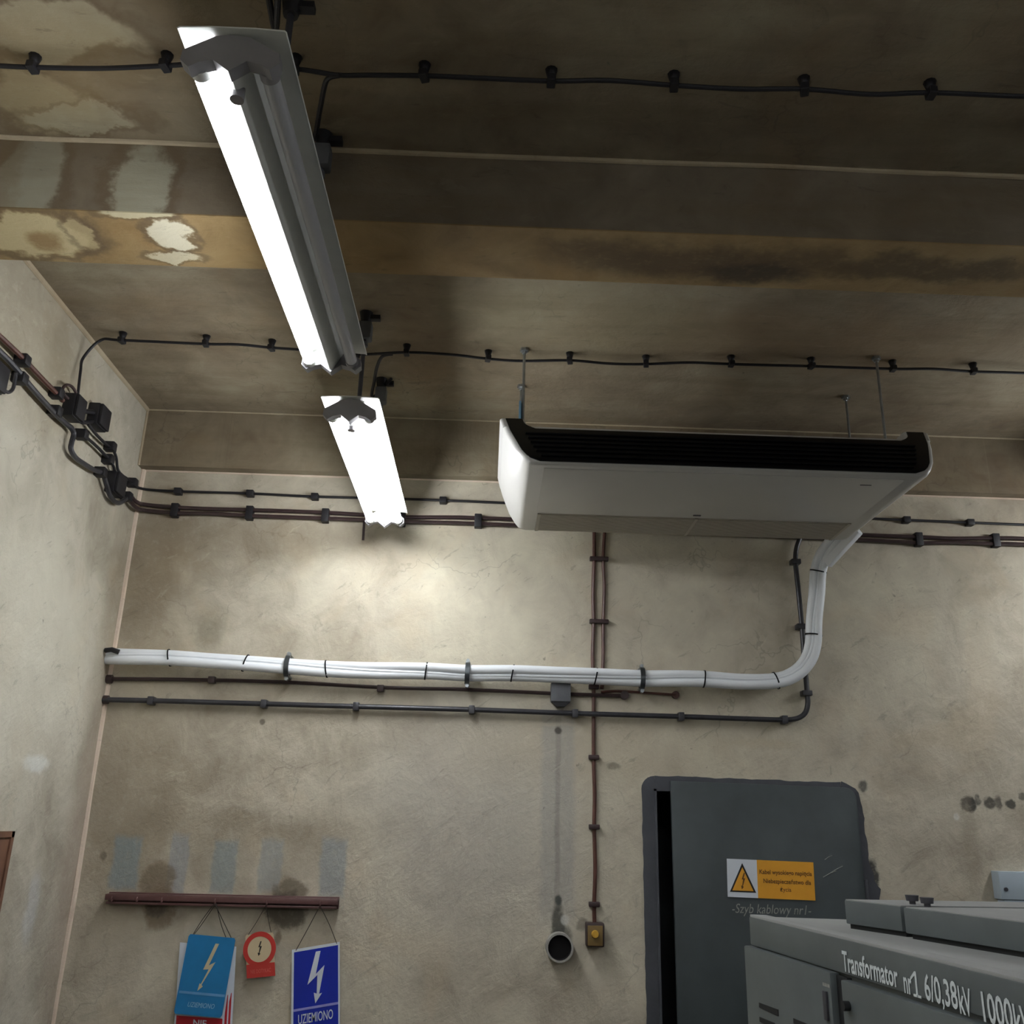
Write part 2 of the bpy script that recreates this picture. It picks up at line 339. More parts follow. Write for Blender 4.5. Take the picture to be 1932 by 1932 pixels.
# cross beam: shade on the sides and lamp light on the soffit are in the colours
bm_ = MB(); bm_.box((XL, BY0, BZ+.004), (XR, BY1, ZC)); struct('trim_1', bm_, MAT_beamf)
bm_ = MB(); bm_.box((XL, BY0, BZ), (XR, BY1, BZ+.004)); struct('trim_2', bm_, MAT_beamu)
bm_ = MB(); bm_.box((XL, WY, WZ), (XR, YW, ZC)); struct('trim_3', bm_, MAT_ceil)
def wavy(a, b, amp, n=60):
    a = Vector(a); b = Vector(b); out = []
    for i in range(n+1):
        p = a.lerp(b, i/n); q = mnoise.noise_vector(p*2.2)*amp; out.append(p+q)
    return out
bm_ = MB(); bm_.tube(wavy((XL, BY0-.002, ZC-.002), (XR, BY0-.002, ZC-.002), .006), .009, 8); struct('trim_4', bm_, MAT_ridge)
bm_ = MB(); bm_.tube(wavy((XL, WY-.001, ZC-.001), (XR, WY-.001, ZC-.001), .003), .005, 8); struct('trim_5', bm_, MAT_ridge)
bm_ = MB(); bm_.tube(wavy((XL+.002, YW-.002, .0), (XL+.002, YW-.002, WZ), .008, 90), .014, 8); struct('trim_6', bm_, MAT_bead)
bm_ = MB(); bm_.tube(wavy((XL+.001, BY1, ZC-.001), (XL+.001, WY, ZC-.001), .004, 40), .012, 8); struct('trim_7', bm_, MAT_ridge)
bm_ = MB(); bm_.tube(wavy((XL+.001, WY, WZ), (XL+.001, WY, ZC), .003, 20), .007, 8); struct('trim_8', bm_, MAT_ridge)
bm_ = MB(); bm_.tube(wavy((XL, YW-.001, WZ-.001), (XR, YW-.001, WZ-.001), .003), .006, 8); struct('trim_9', bm_, MAT_bead)
# ------------------------------------------------------------------ door
def dp(px, py, off=0.): return ony(px, py, YW-off)
dr = empty('door_1', (dx0, YW, 0), None, None); dr['kind'] = 'structure'
def P(x, z, y): return Vector((x, y, z))
ox0 = dp(1213, 1600).x; oxr = dp(1634, 1600).x; oz0 = dp(1240, 1464).z; oz1 = dp(1600, 1477).z
def ragged(pts, amp, step=.025, seed=0):
    out = []
    for a, b in zip(pts, pts[1:]+pts[:1]):
        d = (b-a).length; n = max(1, int(d/step))
        for i in range(n):
            p = a.lerp(b, i/n); q = mnoise.noise_vector(p*17+Vector((seed, 0, 0)))*amp+mnoise.noise_vector(p*60)*amp*.4; out.append(p+Vector((q.x, 0, q.z)))
    return out
def arc(cx, cz, r, a0, a1, y, n=6): return [P(cx+r*math.cos(math.radians(a0+(a1-a0)*i/n)), cz+r*math.sin(math.radians(a0+(a1-a0)*i/n)), y) for i in range(n+1)]
yb = YW-.004
outer_l = [P(ox0, .0, yb), P(ox0, oz0-.05, yb)] + arc(ox0+.055, oz0-.055, .055, 180, 90, yb)
outer_r = arc(oxr-.085, oz1-.085, .085, 90, 0, yb) + [P(oxr, 0, yb)]
# painted surround as a ring around the opening: left strip, header, right strip
s_ = MB()
s_.prism(ragged([P(ox0, .0, yb), P(ox0, oz0-.06, yb)]+arc(ox0+.055, oz0-.055, .055, 180, 90, yb)+[P(dx0, oz0, yb), P(dx0, 0, yb)], .004), Vector((0, .004, 0)))
s_.prism(ragged([P(dx0, dz, yb), P(dx0, oz0, yb), P((dx0+dx1)/2, (oz0+oz1)/2, yb), P(dx1, oz1, yb), P(dx1, dz, yb)], .005, .02, 3), Vector((0, .004, 0)))
s_.prism(ragged([P(dx1, 0, yb), P(dx1, oz1, yb)]+arc(oxr-.085, oz1-.085, .085, 90, 0, yb)+[P(oxr+.01, oz1-.35, yb), P(oxr+.045, oz1-.43, yb), P(oxr+.02, oz1-.55, yb), P(oxr+.015, 0, yb)], .009, .02, 5), Vector((0, .004, 0)))
obj('painted_surround', s_, MAT_dframe, dr)
s_ = MB()
lin_t = .02
s_.box((dx0-.004, YW-.012, 0), (dx0+.006, YW+.27, dz)); s_.box((dx1-.006, YW-.012, 0), (dx1+.004, YW+.27, dz)); s_.box((dx0-.004, YW-.012, dz-.008), (dx1+.004, YW+.27, dz+.006))
obj('door_frame', s_, MAT_dframe, dr)
lf0 = dp(1269, 1600, .03).x; lf1 = dp(1624, 1600, .03).x; lz = dp(1400, 1477, .03).z
r_ = .05
pts = [P(lf0, .02, YW-.035), P(lf0, lz, YW-.035), P(lf1-r_, lz-.008, YW-.035)] + arc(lf1-r_, lz-r_-.008, r_, 75, 0, YW-.035) + [P(lf1, .02, YW-.035)]
s_ = MB(); s_.prism(pts, Vector((0, .022, 0)), .002); leaf = obj('door_leaf', s_, MAT_door, dr)
s_ = MB()
for z in (1.55, .5): s_.cyl(Vector((lf1+.008, YW-.022, z-.06)), Vector((lf1+.008, YW-.022, z+.06)), .010)
obj('hinge', s_, MAT_dframe, dr)
s_ = MB(); s_.cyl(P(lf0+.05, 1.0, YW-.035), P(lf0+.05, 1.0, YW-.075), .009); s_.cyl(P(lf0+.05, 1.0, YW-.07), P(lf0+.15, 1.0, YW-.07), .009); obj('door_handle', s_, MAT_slate, leaf)
# chalk writing on the leaf
yt = YW-.0362
a = dp(1380, 1722, .036); b = dp(1530, 1726, .036)
t = text_mb('-Szyb kablowy nr1-', lambda s, q: Vector((a.x+s, yt, a.z+q+(b.z-a.z)*s/(b.x-a.x))), .052, xs=.83, shear=.25)
obj('chalk_writing', t, MAT_chalk2, leaf)
s_ = MB()                                                     # scratches
for (x0, y0, x1, y1) in ((1553, 1655, 1578, 1643), (1556, 1622, 1570, 1614), (1562, 1650, 1590, 1634)):
    s_.tube([dp(x0, y0, .036), dp((x0+x1)/2, (y0+y1)/2-1, .0365), dp(x1, y1, .036)], .0013, 5)
obj('scratch', s_, MAT_chalk2, leaf)
# ------------------------------------------------------------------ warning sign on the door
class Plate:
    """a flat sign: art is laid out in (s,t), s to the right 0..1, t downwards 0..1"""
    def __init__(s, TL, TR, BL): s.o = Vector(TL); s.u = Vector(TR)-s.o; s.v = Vector(BL)-s.o; s.n = s.u.cross(s.v).normalized(); s.n = -s.n if s.n.y > 0 else s.n
    def p(s, a, b, k=0): return s.o+s.u*a+s.v*b+s.n*k
    def poly(s, mb, pts, k0, k1): mb.prism([s.p(a, b, k0) for a, b in pts], s.n*(k1-k0)); return mb
    def rect(s, mb, a0, b0, a1, b1, k0, k1): return s.poly(mb, [(a0, b0), (a1, b0), (a1, b1), (a0, b1)], k0, k1)
    def text(s, txt, a, b, h, k, w=None, align='CENTER', shear=0, thick=0):
        """h: letter size in plate heights; w: horizontal squeeze"""
        U = s.u.normalized(); V = s.v.normalized(); hh = s.v.length*h
        return text_mb(txt, lambda x, y: s.p(a, b, k)+U*x-V*y, hh/.72, xs=w or 1, align=align, shear=shear, thick=thick)
ws = Plate(ony(1371, 1620, YW-.037), ony(1534, 1627, YW-.037), ony(1373, 1692, YW-.037))
root = empty('warning_sign', ws.o, 'yellow and white high voltage warning sign on the dark door', 'sign')
root.location = ws.o
m = ws.rect(MB(), 0, 0, .345, 1, .0, .003); obj('sign_plate', m, MAT_signw, root, 'white half with the triangle')
m = ws.rect(MB(), .345, .0, 1, 1.0, .0, .0032); obj('text_panel', m, MAT_yel, root, 'amber half with three lines of text')
m = ws.poly(MB(), [(.175, .10), (.325, .865), (.025, .865)], .003, .0038); obj('triangle_border', m, MAT_ink, root)
m = ws.poly(MB(), [(.175, .21), (.295, .825), (.052, .825)], .0038, .0044); obj('triangle', m, MAT_yel, root)
bolt = [(.60, .05), (.38, .42), (.52, .42), (.40, .78), (.30, .76), (.36, .98), (.55, .84), (.47, .80), (.72, .36), (.55, .36), (.72, .05)]
def boltpoly(pl, mb, a0, b0, a1, b1, k0, k1, P_=bolt): return pl.poly(mb, [(a0+(a1-a0)*x, b0+(b1-b0)*y) for x, y in P_], k0, k1)
m = boltpoly(ws, MB(), .12, .33, .235, .80, .0044, .005); obj('lightning_bolt', m, MAT_bink, root)
m = ws.text('Kabel wysokiego napięcia', .672, .36, .115, .0036, .90, thick=.0005); obj('lettering', m, MAT_bink, root)
m = ws.text('Niebezpieczeństwo dla', .685, .595, .115, .0036, .90, thick=.0005); obj('lettering', m, MAT_bink, root)
m = ws.text('życia', .665, .80, .115, .0036, .95, thick=.0002); obj('lettering', m, MAT_bink, root)
# ------------------------------------------------------------------ fluorescent lamps
TZ = H+1.335; LX = -.495; LL = 1.2
def make_lamp(name, loc, lit, label, hangs=(.34, .90), group='twin-tube ceiling lamps'):
    r = empty(name, loc, label, 'lamp', group)
    X, Y, Z = loc                       # near end centre, tray level
    m = MB(); prof = [(-.098, -.003), (-.094, .001), (-.04, .004), (.04, .004), (.094, .001), (.098, -.003), (.0965, -.005), (.092, -.002), (.04, .001), (-.04, .001), (-.092, -.002), (-.0965, -.005)]
    m.rings([[Vector((X+a, Y, Z+b)) for a, b in prof], [Vector((X+a, Y+LL, Z+b)) for a, b in prof]], smooth=False); obj('tray', m, MAT_white, r)
    m = MB(); prof = [(-.044, .0), (.044, .0), (.040, -.012), (.006, -.076), (0, -.079), (-.006, -.076), (-.040, -.012)]
    m.rings([[Vector((X+a, Y+.035, Z+b)) for a, b in prof], [Vector((X+a, Y+LL-.035, Z+b)) for a, b in prof]], smooth=False); obj('spine_housing', m, MAT_white, r)
    for y0, y1 in ((Y+.012, Y+.038), (Y+LL-.038, Y+LL-.012)):
        m = MB(); pl = [(0, -.002), (-.03, -.006), (-.086, -.040), (-.088, -.062), (-.072, -.078), (-.054, -.066), (-.030, -.060), (0, -.084), (.030, -.060), (.054, -.066), (.072, -.078), (.088, -.062), (.086, -.040), (.03, -.006)]
        m.prism([Vector((X+a, y0, Z+b)) for a, b in pl], Vector((0, y1-y0, 0))); obj('end_plate', m, MAT_cap, r)
    for q, (sx, on) in enumerate(zip((-1, 1), lit)):
        cx = X+sx*.062; cz = Z-.053
        m = MB(); m.cyl(Vector((cx, Y+.055, cz)), Vector((cx, Y+LL-.055, cz)), .0165, 20); tb = obj('tube', m, MAT_tube if on else MAT_tubeoff, r, 'lit white tube' if on else 'dark unlit tube')
        for y0, y1 in ((Y+.036, Y+.056), (Y+LL-.056, Y+LL-.036)):
            m = MB(); m.cyl(Vector((cx, y0, cz)), Vector((cx, y1, cz)), .0185, 20); obj('lamp_holder', m, MAT_cap if not on else MAT_white, r)  # holders of lit tubes are white, the tube's glow put into their colour
    m = MB(); m.cyl(Vector((X, Y+.075, Z-.060)), Vector((X, Y+.075, Z-.090)), .013, 14); obj('starter', m, MAT_cap, r)
    for hi, hy in enumerate(hangs):
        yy = Y+hy
        m = MB(); m.cyl(Vector((X-.025, yy, Z+.003)), Vector((X-.025, yy, ZC-.02)), .0085, 10); hp = obj('hanger_pipe', m, MAT_slate, r)
        if hi or hangs[0] < .4:
          m = MB(); m.box((X-.048, yy-.024, ZC-.118), (X+.002, yy+.024, ZC-.045), .008); m.cyl(Vector((X-.025, yy, ZC-.145)), Vector((X-.025, yy, ZC-.128)), .015, 12); obj('hanger_box', m, MAT_jbox, r)
        m = MB(); m.cyl(Vector((X-.025, yy, ZC-.047)), Vector((X-.025, yy, ZC)), .018, 12, .026); m.box((X-.03, yy-.012, ZC-.03), (X+.03, yy+.012, ZC-.012)); obj('ceiling_bracket', m, MAT_dark, r)
    return r
l1 = make_lamp('fluorescent_lamp', (LX, 1.30, TZ), (1, 0), 'nearer hanging twin-tube lamp, only its left tube lit', (.415, .87))
l2 = make_lamp('fluorescent_lamp', (LX+.005, 2.805, TZ), (1, 1), 'farther hanging twin-tube lamp, both tubes lit, beside the air conditioner')
# copies out of frame; those behind the camera are added fill light
for i, (x, y, lb) in enumerate(((2.98, 2.82, 'twin-tube lamp hanging in the right bay, out of frame'), (3.1, -1.2, 'unseen twin-tube lamp added for fill, behind the camera at right'), (-.2, -2.6, 'unseen twin-tube lamp added for fill, straight behind the camera'), (-.5, -1.0, 'unseen twin-tube lamp added for fill, just behind the camera on the left'), (1.4, -2.4, 'unseen twin-tube lamp added for fill, far behind the camera, middle row'))):
    c = copy_tree(l2); c.location = (x, y, TZ); c['label'] = lb
# ------------------------------------------------------------------ cables, conduits and clips
ORD = ['first', 'second', 'third', 'fourth', 'fifth', 'sixth', 'seventh', 'eighth', 'ninth', 'tenth', 'eleventh', 'twelfth', 'thirteenth', 'fourteenth']
def clip_mesh():
    m = MB(); m.cyl(Vector((0, 0, .004)), Vector((0, 0, .036)), .009, 10, .017); m.box((-.011, -.016, -.012), (.011, .016, .010), .003)
    me = bpy.data.meshes.new('cable_clip'); m.b.to_mesh(me); m.b.free(); me.materials.append(MAT_dark); return me
CM = clip_mesh()
def ceiling_clips(pxs, z, where):
    for i, (x, y) in enumerate(pxs):
        o = bpy.data.objects.new('cable_clip', CM); COL.objects.link(o); o.location = onz(x, y, z); o.rotation_euler = (0, 0, random.uniform(-.3, .3))
        tag(o, 'black clip on the %s, %s from the left' % (where, ORD[i]), 'clip', 'clips on the '+where)
zc = ZC-.034
A_clips = [(62, 126), (312, 123), (556, 128), (800, 142), (1040, 152), (1272, 160), (1518, 168), (1757, 175)]
A_pts = [(-120, 120), (-30, 123), (62, 127), (190, 129), (312, 124), (430, 118), (556, 130), (600, 136), (640, 142), (700, 142), (800, 143), (920, 148), (1040, 153), (1150, 152), (1272, 161), (1400, 168), (1518, 168), (1640, 178), (1757, 175), (1932, 182), (2100, 186)]
def cable(pts, r, name, mat, label, cat='cable', n=8): return obj(name, MB().tube(smooth_path(pts), r, n), mat, None, label, cat)
cable([onz(x, y, zc) for x, y in A_pts], .0062, 'ceiling_cable', MAT_dark, 'thin black cable clipped across the ceiling in front of the beam')
ceiling_clips(A_clips, zc, 'ceiling cable in front of the beam')
cable([onz(x, y, zc) for x, y in ((640, 142), (622, 146), (613, 160), (604, 205), (592, 262))]+[Vector((LX-.07, 2.12, ZC-.03))], .007, 'branch_cable', MAT_dark, 'short black branch cable running to the hanger of the nearer lamp')
cable([onz(x, y, zc) for x, y in ((528, -60), (524, 0), (519, 55))]+[Vector((LX-.07, 1.66, ZC-.03))], .008, 'drop_cable', MAT_dark, 'black cable end entering the near hanger of the nearer lamp')
B_clips = [(230, 642), (388, 648), (512, 656), (672, 668), (767, 665), (921, 676), (1075, 680), (1219, 686), (1380, 686), (1531, 690), (1685, 695), (1837, 700)]
jz = onx(147, 745, XL+.035)
B_pts = [jz, onx(152, 700, XL+.025), onx(160, 662, XL+.02)+Vector((.0, 0, -.03)), onz(190, 642, zc), onz(230, 642, zc)] + [onz(x, y, zc) for x, y in ((388, 649), (450, 650), (512, 656), (600, 662), (672, 669), (767, 665), (850, 669), (921, 677), (985, 681), (1075, 680), (1150, 686), (1219, 687), (1300, 684), (1380, 687), (1531, 691), (1685, 696), (1760, 696), (1837, 701), (1932, 704), (2100, 712))]
cable(B_pts, .0058, 'ceiling_cable', MAT_dark, 'thin black cable across the ceiling between the beam and the back wall')
ceiling_clips(B_clips, zc, 'ceiling cable behind the beam')
cable([onz(x, y, zc) for x, y in ((740, 668), (722, 672), (712, 690), (706, 720), (703, 750))]+[Vector((LX+.03, 3.64, ZC-.03))], .007, 'branch_cable', MAT_dark, 'short black branch cable dropping to the hanger of the farther lamp')
# conduits along the back wall
def wclip(pxs, Y, sz, where, mat=MAT_dark, ordn=True, name='pipe_clip', cat='clip', X=None, word='black'):
    for i, (x, y) in enumerate(pxs):
        p = ony(x, y, Y) if X is None else onx(x, y, X)
        m = MB(); a, b = sz
        if X is None: m.box((p.x-a/2, p.y-.016, p.z-b/2), (p.x+a/2, YW+.002, p.z+b/2), .004)
        else: m.box((XL-.002, p.y-a/2, p.z-b/2), (p.x+.016, p.y+a/2, p.z+b/2), .004)
        obj(name, m, mat, None, '%s clip on the %s, %s' % (word, where, (ORD[i]+' from the left') if ordn else ORD[i]+' from the top'), cat, 'clips on the '+where, loc=p)
Yc = YW-.022
cable([onx(252, 911, XL+.03), ony(268, 922, Yc)]+[ony(x, y, Yc) for x, y in ((336, 927), (472, 931), (594, 937), (836, 944), (1200, 960), (1710, 981), (1830, 986), (1932, 990), (2100, 996))], .0062, 'wall_conduit', MAT_dark, 'thin black conduit running highest along the back wall', 'pipe')
wclip([(336, 927), (472, 931), (594, 937), (836, 944), (1710, 981), (1830, 986)], Yc, (.034, .030), 'thin conduit high on the back wall')
for dy, lb, mt in ((-6, 'upper one of the two brown conduits under the beam', MAT_dbrown), (5, 'lower one of the two brown conduits under the beam', MAT_dbrown)):
    cable([onx(243, 936+dy, XL+.03), onx(256, 952+dy, XL+.035), ony(275, 958+dy, Yc)]+[ony(x, y+dy*f, Yc) for x, y, f in ((330, 963, 1), (400, 965, .8), (471, 968, 1), (614, 973, 1), (758, 980, .8), (902, 983, 1), (1200, 996, 1), (1620, 1014, .9), (1733, 1019, 1), (1800, 1020, .7), (1878, 1021, 1), (1932, 1022, 1), (2100, 1029, 1))], .0095, 'wall_conduit', mt, lb, 'pipe')
wclip([(330, 963), (471, 968), (614, 973), (758, 980), (902, 983), (1733, 1018), (1878, 1020)], Yc, (.034, .066), 'brown conduit pair under the beam')
# vertical pair left of the air conditioner's shadow, then one going down to the switch
Yv = YW-.009
cable([ony(x, y, Yv) for x, y in ((1121, 1000), (1121, 1055), (1119, 1120), (1120, 1173), (1118, 1240), (1120, 1297), (1120, 1429), (1122, 1500), (1121, 1560), (1123, 1640), (1121, 1706), (1122, 1750))], .0085, 'vertical_conduit', MAT_brown, 'long red-brown conduit dropping down the wall to the switch', 'pipe')
cable([ony(x, y, Yv) for x, y in ((1141, 1000), (1138, 1055), (1140, 1110), (1138, 1173), (1138, 1240), (1136, 1300))], .0078, 'vertical_conduit', MAT_brown, 'short red-brown conduit right beside the long one', 'pipe')
wclip([(1130, 1055), (1130, 1173)], Yv, (.088, .020), 'two vertical brown conduits', MAT_dbrown, False, word='double dark')
wclip([(1120, 1296), (1120, 1429), (1121, 1560), (1121, 1706)], Yv, (.046, .020), 'long vertical brown conduit', MAT_dbrown, False, word='dark brown')
# switch at its foot
p = ony(1122, 1763, YW-.03); sw = empty('wall_switch', (p.x, YW, p.z), 'small square brown switch with a yellow knob at the conduit foot', 'switch')
obj('switch_body', MB().box((p.x-.038, YW-.055, p.z-.046), (p.x+.038, YW, p.z+.046), .008), MAT_dbrown, sw)
m = MB(); m.box((p.x-.032, YW-.060, p.z-.040), (p.x+.030, YW-.054, p.z+.036), .002); obj('face_plate', m, paint('olive_face', (120, 98, 56), .5), sw)
m = MB(); m.cyl(Vector((p.x-.002, YW-.058, p.z+.004)), Vector((p.x-.002, YW-.074, p.z+.004)), .016, 18, .013); obj('knob', m, MAT_amber, sw)
# pipe stub with a dark mouth
p = ony(1056, 1788, YW-.05)
ps = empty('pipe_sleeve', (p.x, YW, p.z), 'round sooty pipe stub with a dark opening in the wall', 'pipe')
m = MB(); n_ = 28; R1, R0 = .056, .048
def circ(r, y, dz=0): return [Vector((p.x+r*math.cos(2*math.pi*k/n_), y, p.z+dz+r*math.sin(2*math.pi*k/n_))) for k in range(n_)]
m.rings([circ(R1, YW+.002), circ(R1, YW-.055), circ(R0, YW-.055), circ(R0, YW-.004)], cap=False); obj('sleeve', m, MAT_sleeve, ps)
m = MB(); m.rings([circ(R0-.001, YW-.052), circ(R0-.001, YW-.006)], cap=False); m.b.faces.new([m.b.verts.new(v) for v in circ(R0-.001, YW-.006)]); obj('dark_lining', m, MAT_pipeend, ps)
# brown horizontal conduit with its junction box and the rusty stubs
Yh = YW-.016
hc = cable([ony(x, y, Yh) for x, y in ((198, 1281), (240, 1281), (400, 1283), (560, 1288), (720, 1297), (880, 1301), (1058, 1309), (1178, 1313))], .0085, 'horizontal_conduit', MAT_dbrown, 'brown conduit just under the white pipes, ending right of the junction box', 'pipe')
wclip([(400, 1283), (718, 1299)], Yh, (.030, .030), 'brown conduit under the white pipes', MAT_dbrown, word='round dark')
m = MB(); a_ = [ony(x, y, Yh) for x, y in ((1134, 1306), (1160, 1304), (1200, 1306), (1275, 1311))]; m.tube(smooth_path(a_), .006, 8); q = a_[-1]; m.cyl(q, q+Vector((0, .016, 0)), .017, 14); m.cyl(q+Vector((0, -.004, 0)), q+Vector((0, .012, 0)), .017, 14)
obj('conduit_stub', m, MAT_brown, None, 'thin rusty conduit stub ending in a round cap, right of junction box', 'pipe')
m = MB(); q = ony(1178, 1312, YW-.012); m.cyl(q+Vector((0, -.016, 0)), q+Vector((0, .012, 0)), .019, 14); a_ = [ony(x, y, YW-.012) for x, y in ((1138, 1318), (1130, 1324))]
obj('conduit_cap', m, MAT_dbrown, hc)
p = ony(1058, 1309, YW-.04); jb = empty('junction_box', (p.x, YW, p.z), 'grey square junction box on the wall directly under the white pipes', 'box')
obj('box_body', MB().box((p.x-.044, YW-.055, p.z-.036), (p.x+.044, YW, p.z+.050), .006), MAT_jbox, jb)
m = MB(); m.prism([Vector((p.x-.040, YW-.05, p.z-.036)), Vector((p.x+.040, YW-.05, p.z-.036)), Vector((p.x+.018, YW-.05, p.z-.056)), Vector((p.x-.018, YW-.05, p.z-.056))], Vector((0, .045, 0))); obj('cable_gland', m, MAT_dark, jb)
# dark conduit beneath, bending up behind the white pipes
Yd = YW-.0285
ld_ = cable([ony(x, y, Yd) for x, y in ((192, 1320), (285, 1322), (498, 1328), (672, 1333), (890, 1339), (1085, 1346), (1285, 1352), (1430, 1357), (1480, 1358), (1505, 1355), (1519, 1345), (1524, 1328), (1523, 1308), (1518, 1250), (1513, 1182), (1506, 1110), (1501, 1060), (1504, 1030), (1516, 1005), (1530, 990))], .0115, 'long_conduit', MAT_dpipe, 'dark grey conduit, lowest of the horizontal pipes, bending up at right', 'pipe', 12)
wclip([(285, 1322), (498, 1328), (672, 1333), (890, 1339), (1085, 1346), (1285, 1352), (1480, 1358)], Yd, (.026, .036), 'lowest dark conduit', MAT_dpipe, word='dark grey')
wclip([(1501, 1060), (1512, 1182), (1522, 1308)], Yd, (.044, .024), 'rising end of the dark conduit', MAT_dpipe, False, word='dark grey')
for i, (x, y, lb) in enumerate(((203, 1281, 'dark bushing where the brown conduit meets the corner'), (196, 1320, 'dark bushing where the lowest conduit meets the corner'))):
    p = ony(x, y, YW-.02); m = MB(); m.cyl(p+Vector((-.012, 0, 0)), p+Vector((.02, 0, 0)), .019, 12); obj('pipe_bushing', m, MAT_dbrown, (hc, ld_)[i])
# ------------------------------------------------------------------ white refrigerant pipe bundle
Yp = YW-.075
core = [(199, 1238, Yp+.02), (240, 1239, Yp), (320, 1241, Yp), (390, 1246, Yp), (463, 1251, Yp), (543, 1257, Yp+.008), (616, 1262, Yp), (700, 1265, Yp), (804, 1266, Yp), (882, 1270, Yp+.008), (967, 1270, Yp), (1050, 1273, Yp), (1124, 1276, Yp), (1211, 1280, Yp+.008), (1270, 1280, Yp), (1328, 1281, Yp), (1400, 1286, Yp), (1464, 1284, Yp), (1500, 1271, Yp), (1524, 1246, Yp), (1534, 1215, Yp), (1536, 1170, Yp), (1541, 1120, Yp), (1544, 1078, Yp-.005), (1554, 1048, Yp-.04), (1572, 1022, Yp-.09), (1592, 985, Yp-.17)]
C3 = smooth_path([ony(*q) for q in core], 5)
pb = empty('refrigerant_pipe_bundle', C3[0], 'bundle of white insulated pipes from the air conditioner to the corner', 'pipe')
def around(path, ph, tw, off, r, name, mat, n=14):
    out = []; L = 0
    for i, c in enumerate(path):
        t = (path[min(i+1, len(path)-1)]-path[max(i-1, 0)]).normalized(); s = t.cross(Vector((0, -1, 0))).normalized(); d = s.cross(t).normalized()
        if i: L += (c-path[i-1]).length
        a = ph+tw(L); out.append(c+s*math.cos(a)*off+d*math.sin(a)*off)
    return obj(name, MB().tube(out, r, n), mat, pb)
tw = lambda L: .55*math.sin(L*2.3+.4)
around(C3, 0, tw, .0165, .0205, 'insulated_pipe', MAT_ins); around(C3, math.pi, tw, .0165, .0205, 'insulated_pipe', MAT_ins)
around(C3, math.pi*.5, lambda L: tw(L)+.5*math.sin(L*3), .014, .0075, 'control_cable', MAT_ins, 8)
def near(px, py):
    best = min(range(len(C3)), key=lambda i: (proj(C3[i])-Vector((px, py))).length); return best
def proj(p):
    d = p-Vector((0, 0, H)); z = d.dot(fw); return Vector((966+F*d.dot(rt)/z, 966-F*d.dot(up)/z))
def oval(c, t, a, b, w, n=20, thick=.0012):
    s = t.cross(Vector((0, -1, 0))).normalized(); d = s.cross(t).normalized()
    def r(k, q): return [c+t*q+s*math.cos(2*math.pi*j/n)*(a+k)+d*math.sin(2*math.pi*j/n)*(b+k) for j in range(n)]
    return [r(0, -w), r(thick, -w), r(thick, w), r(0, w)]
for (x, y) in ((320, 1240), (463, 1250), (616, 1261), (804, 1266), (967, 1269), (1124, 1275), (1328, 1281), (1464, 1284), (1536, 1200), (1543, 1077)):
    i = near(x, y); t = (C3[i+1]-C3[i-1]).normalized()
    t = (t+Vector((0, 0, random.uniform(-.25, .25)))).normalized() if y > 1220 else t
    m = MB(); m.rings(oval(C3[i], t, .0385, .0285, .0030), cap=False); m.b.faces.ensure_lookup_table()
    obj('cable_tie', m, MAT_black, pb)
m = MB(); p = ony(212, 1229, YW-.10); m.tube([p+Vector((-.03, 0, .004)), p+Vector((.0, -.01, .006)), p+Vector((.03, 0, -.002))], .011, 8); obj('sealing_sleeve', m, MAT_dark, pb)
MAT_clampd = paint('dull_steel_band', (104, 110, 114), .28, .85, .2, 30)
for i, (x, y) in enumerate(((543, 1258), (882, 1270), (1211, 1281))):
    k = near(x, y); c = C3[k]; t = Vector((1, 0, -.02)).normalized()
    MAT_clamp = MAT_clampd; cl = empty('pipe_clamp', (c.x, YW, c.z), 'galvanised clamp on the white pipes, %s from the left' % ORD[i], 'clamp', 'galvanised clamps on the white pipes')
    m = MB(); m.rings(oval(c, t, .045, .036, .0105, 24, .004), cap=False); obj('band', m, MAT_clampd, cl)
    m = MB()
    for s_z in (1, -1):
        m.box((c.x-.009, c.y-.01, c.z+s_z*.044-.006), (c.x+.009, YW, c.z+s_z*.044+.006), .002)
    obj('bracket_strip', m, MAT_zinc, cl)
    for s_z in (1, -1):
        m = MB(); m.cyl(Vector((c.x, c.y-.008, c.z+s_z*.055)), Vector((c.x, c.y+.016, c.z+s_z*.055)), .009, 6); obj('bolt', m, MAT_zinc, cl)
# square white trunking leaving the air conditioner beside the pipes
pa = ony(1620, 1000, 3.90); pz = ony(1561, 1064, YW-.12)
d = (pz-pa).normalized(); sx_ = d.cross(Vector((0, 0, 1))).normalized(); uz = sx_.cross(d)
m = MB(); m.obox((pa+pz)/2, sx_, d, uz, (.030, (pz-pa).length, .042), .005)
obj('drain_trunking', m, MAT_ins, None, 'short white square trunking slanting from the air conditioner to the wall', 'trunking')
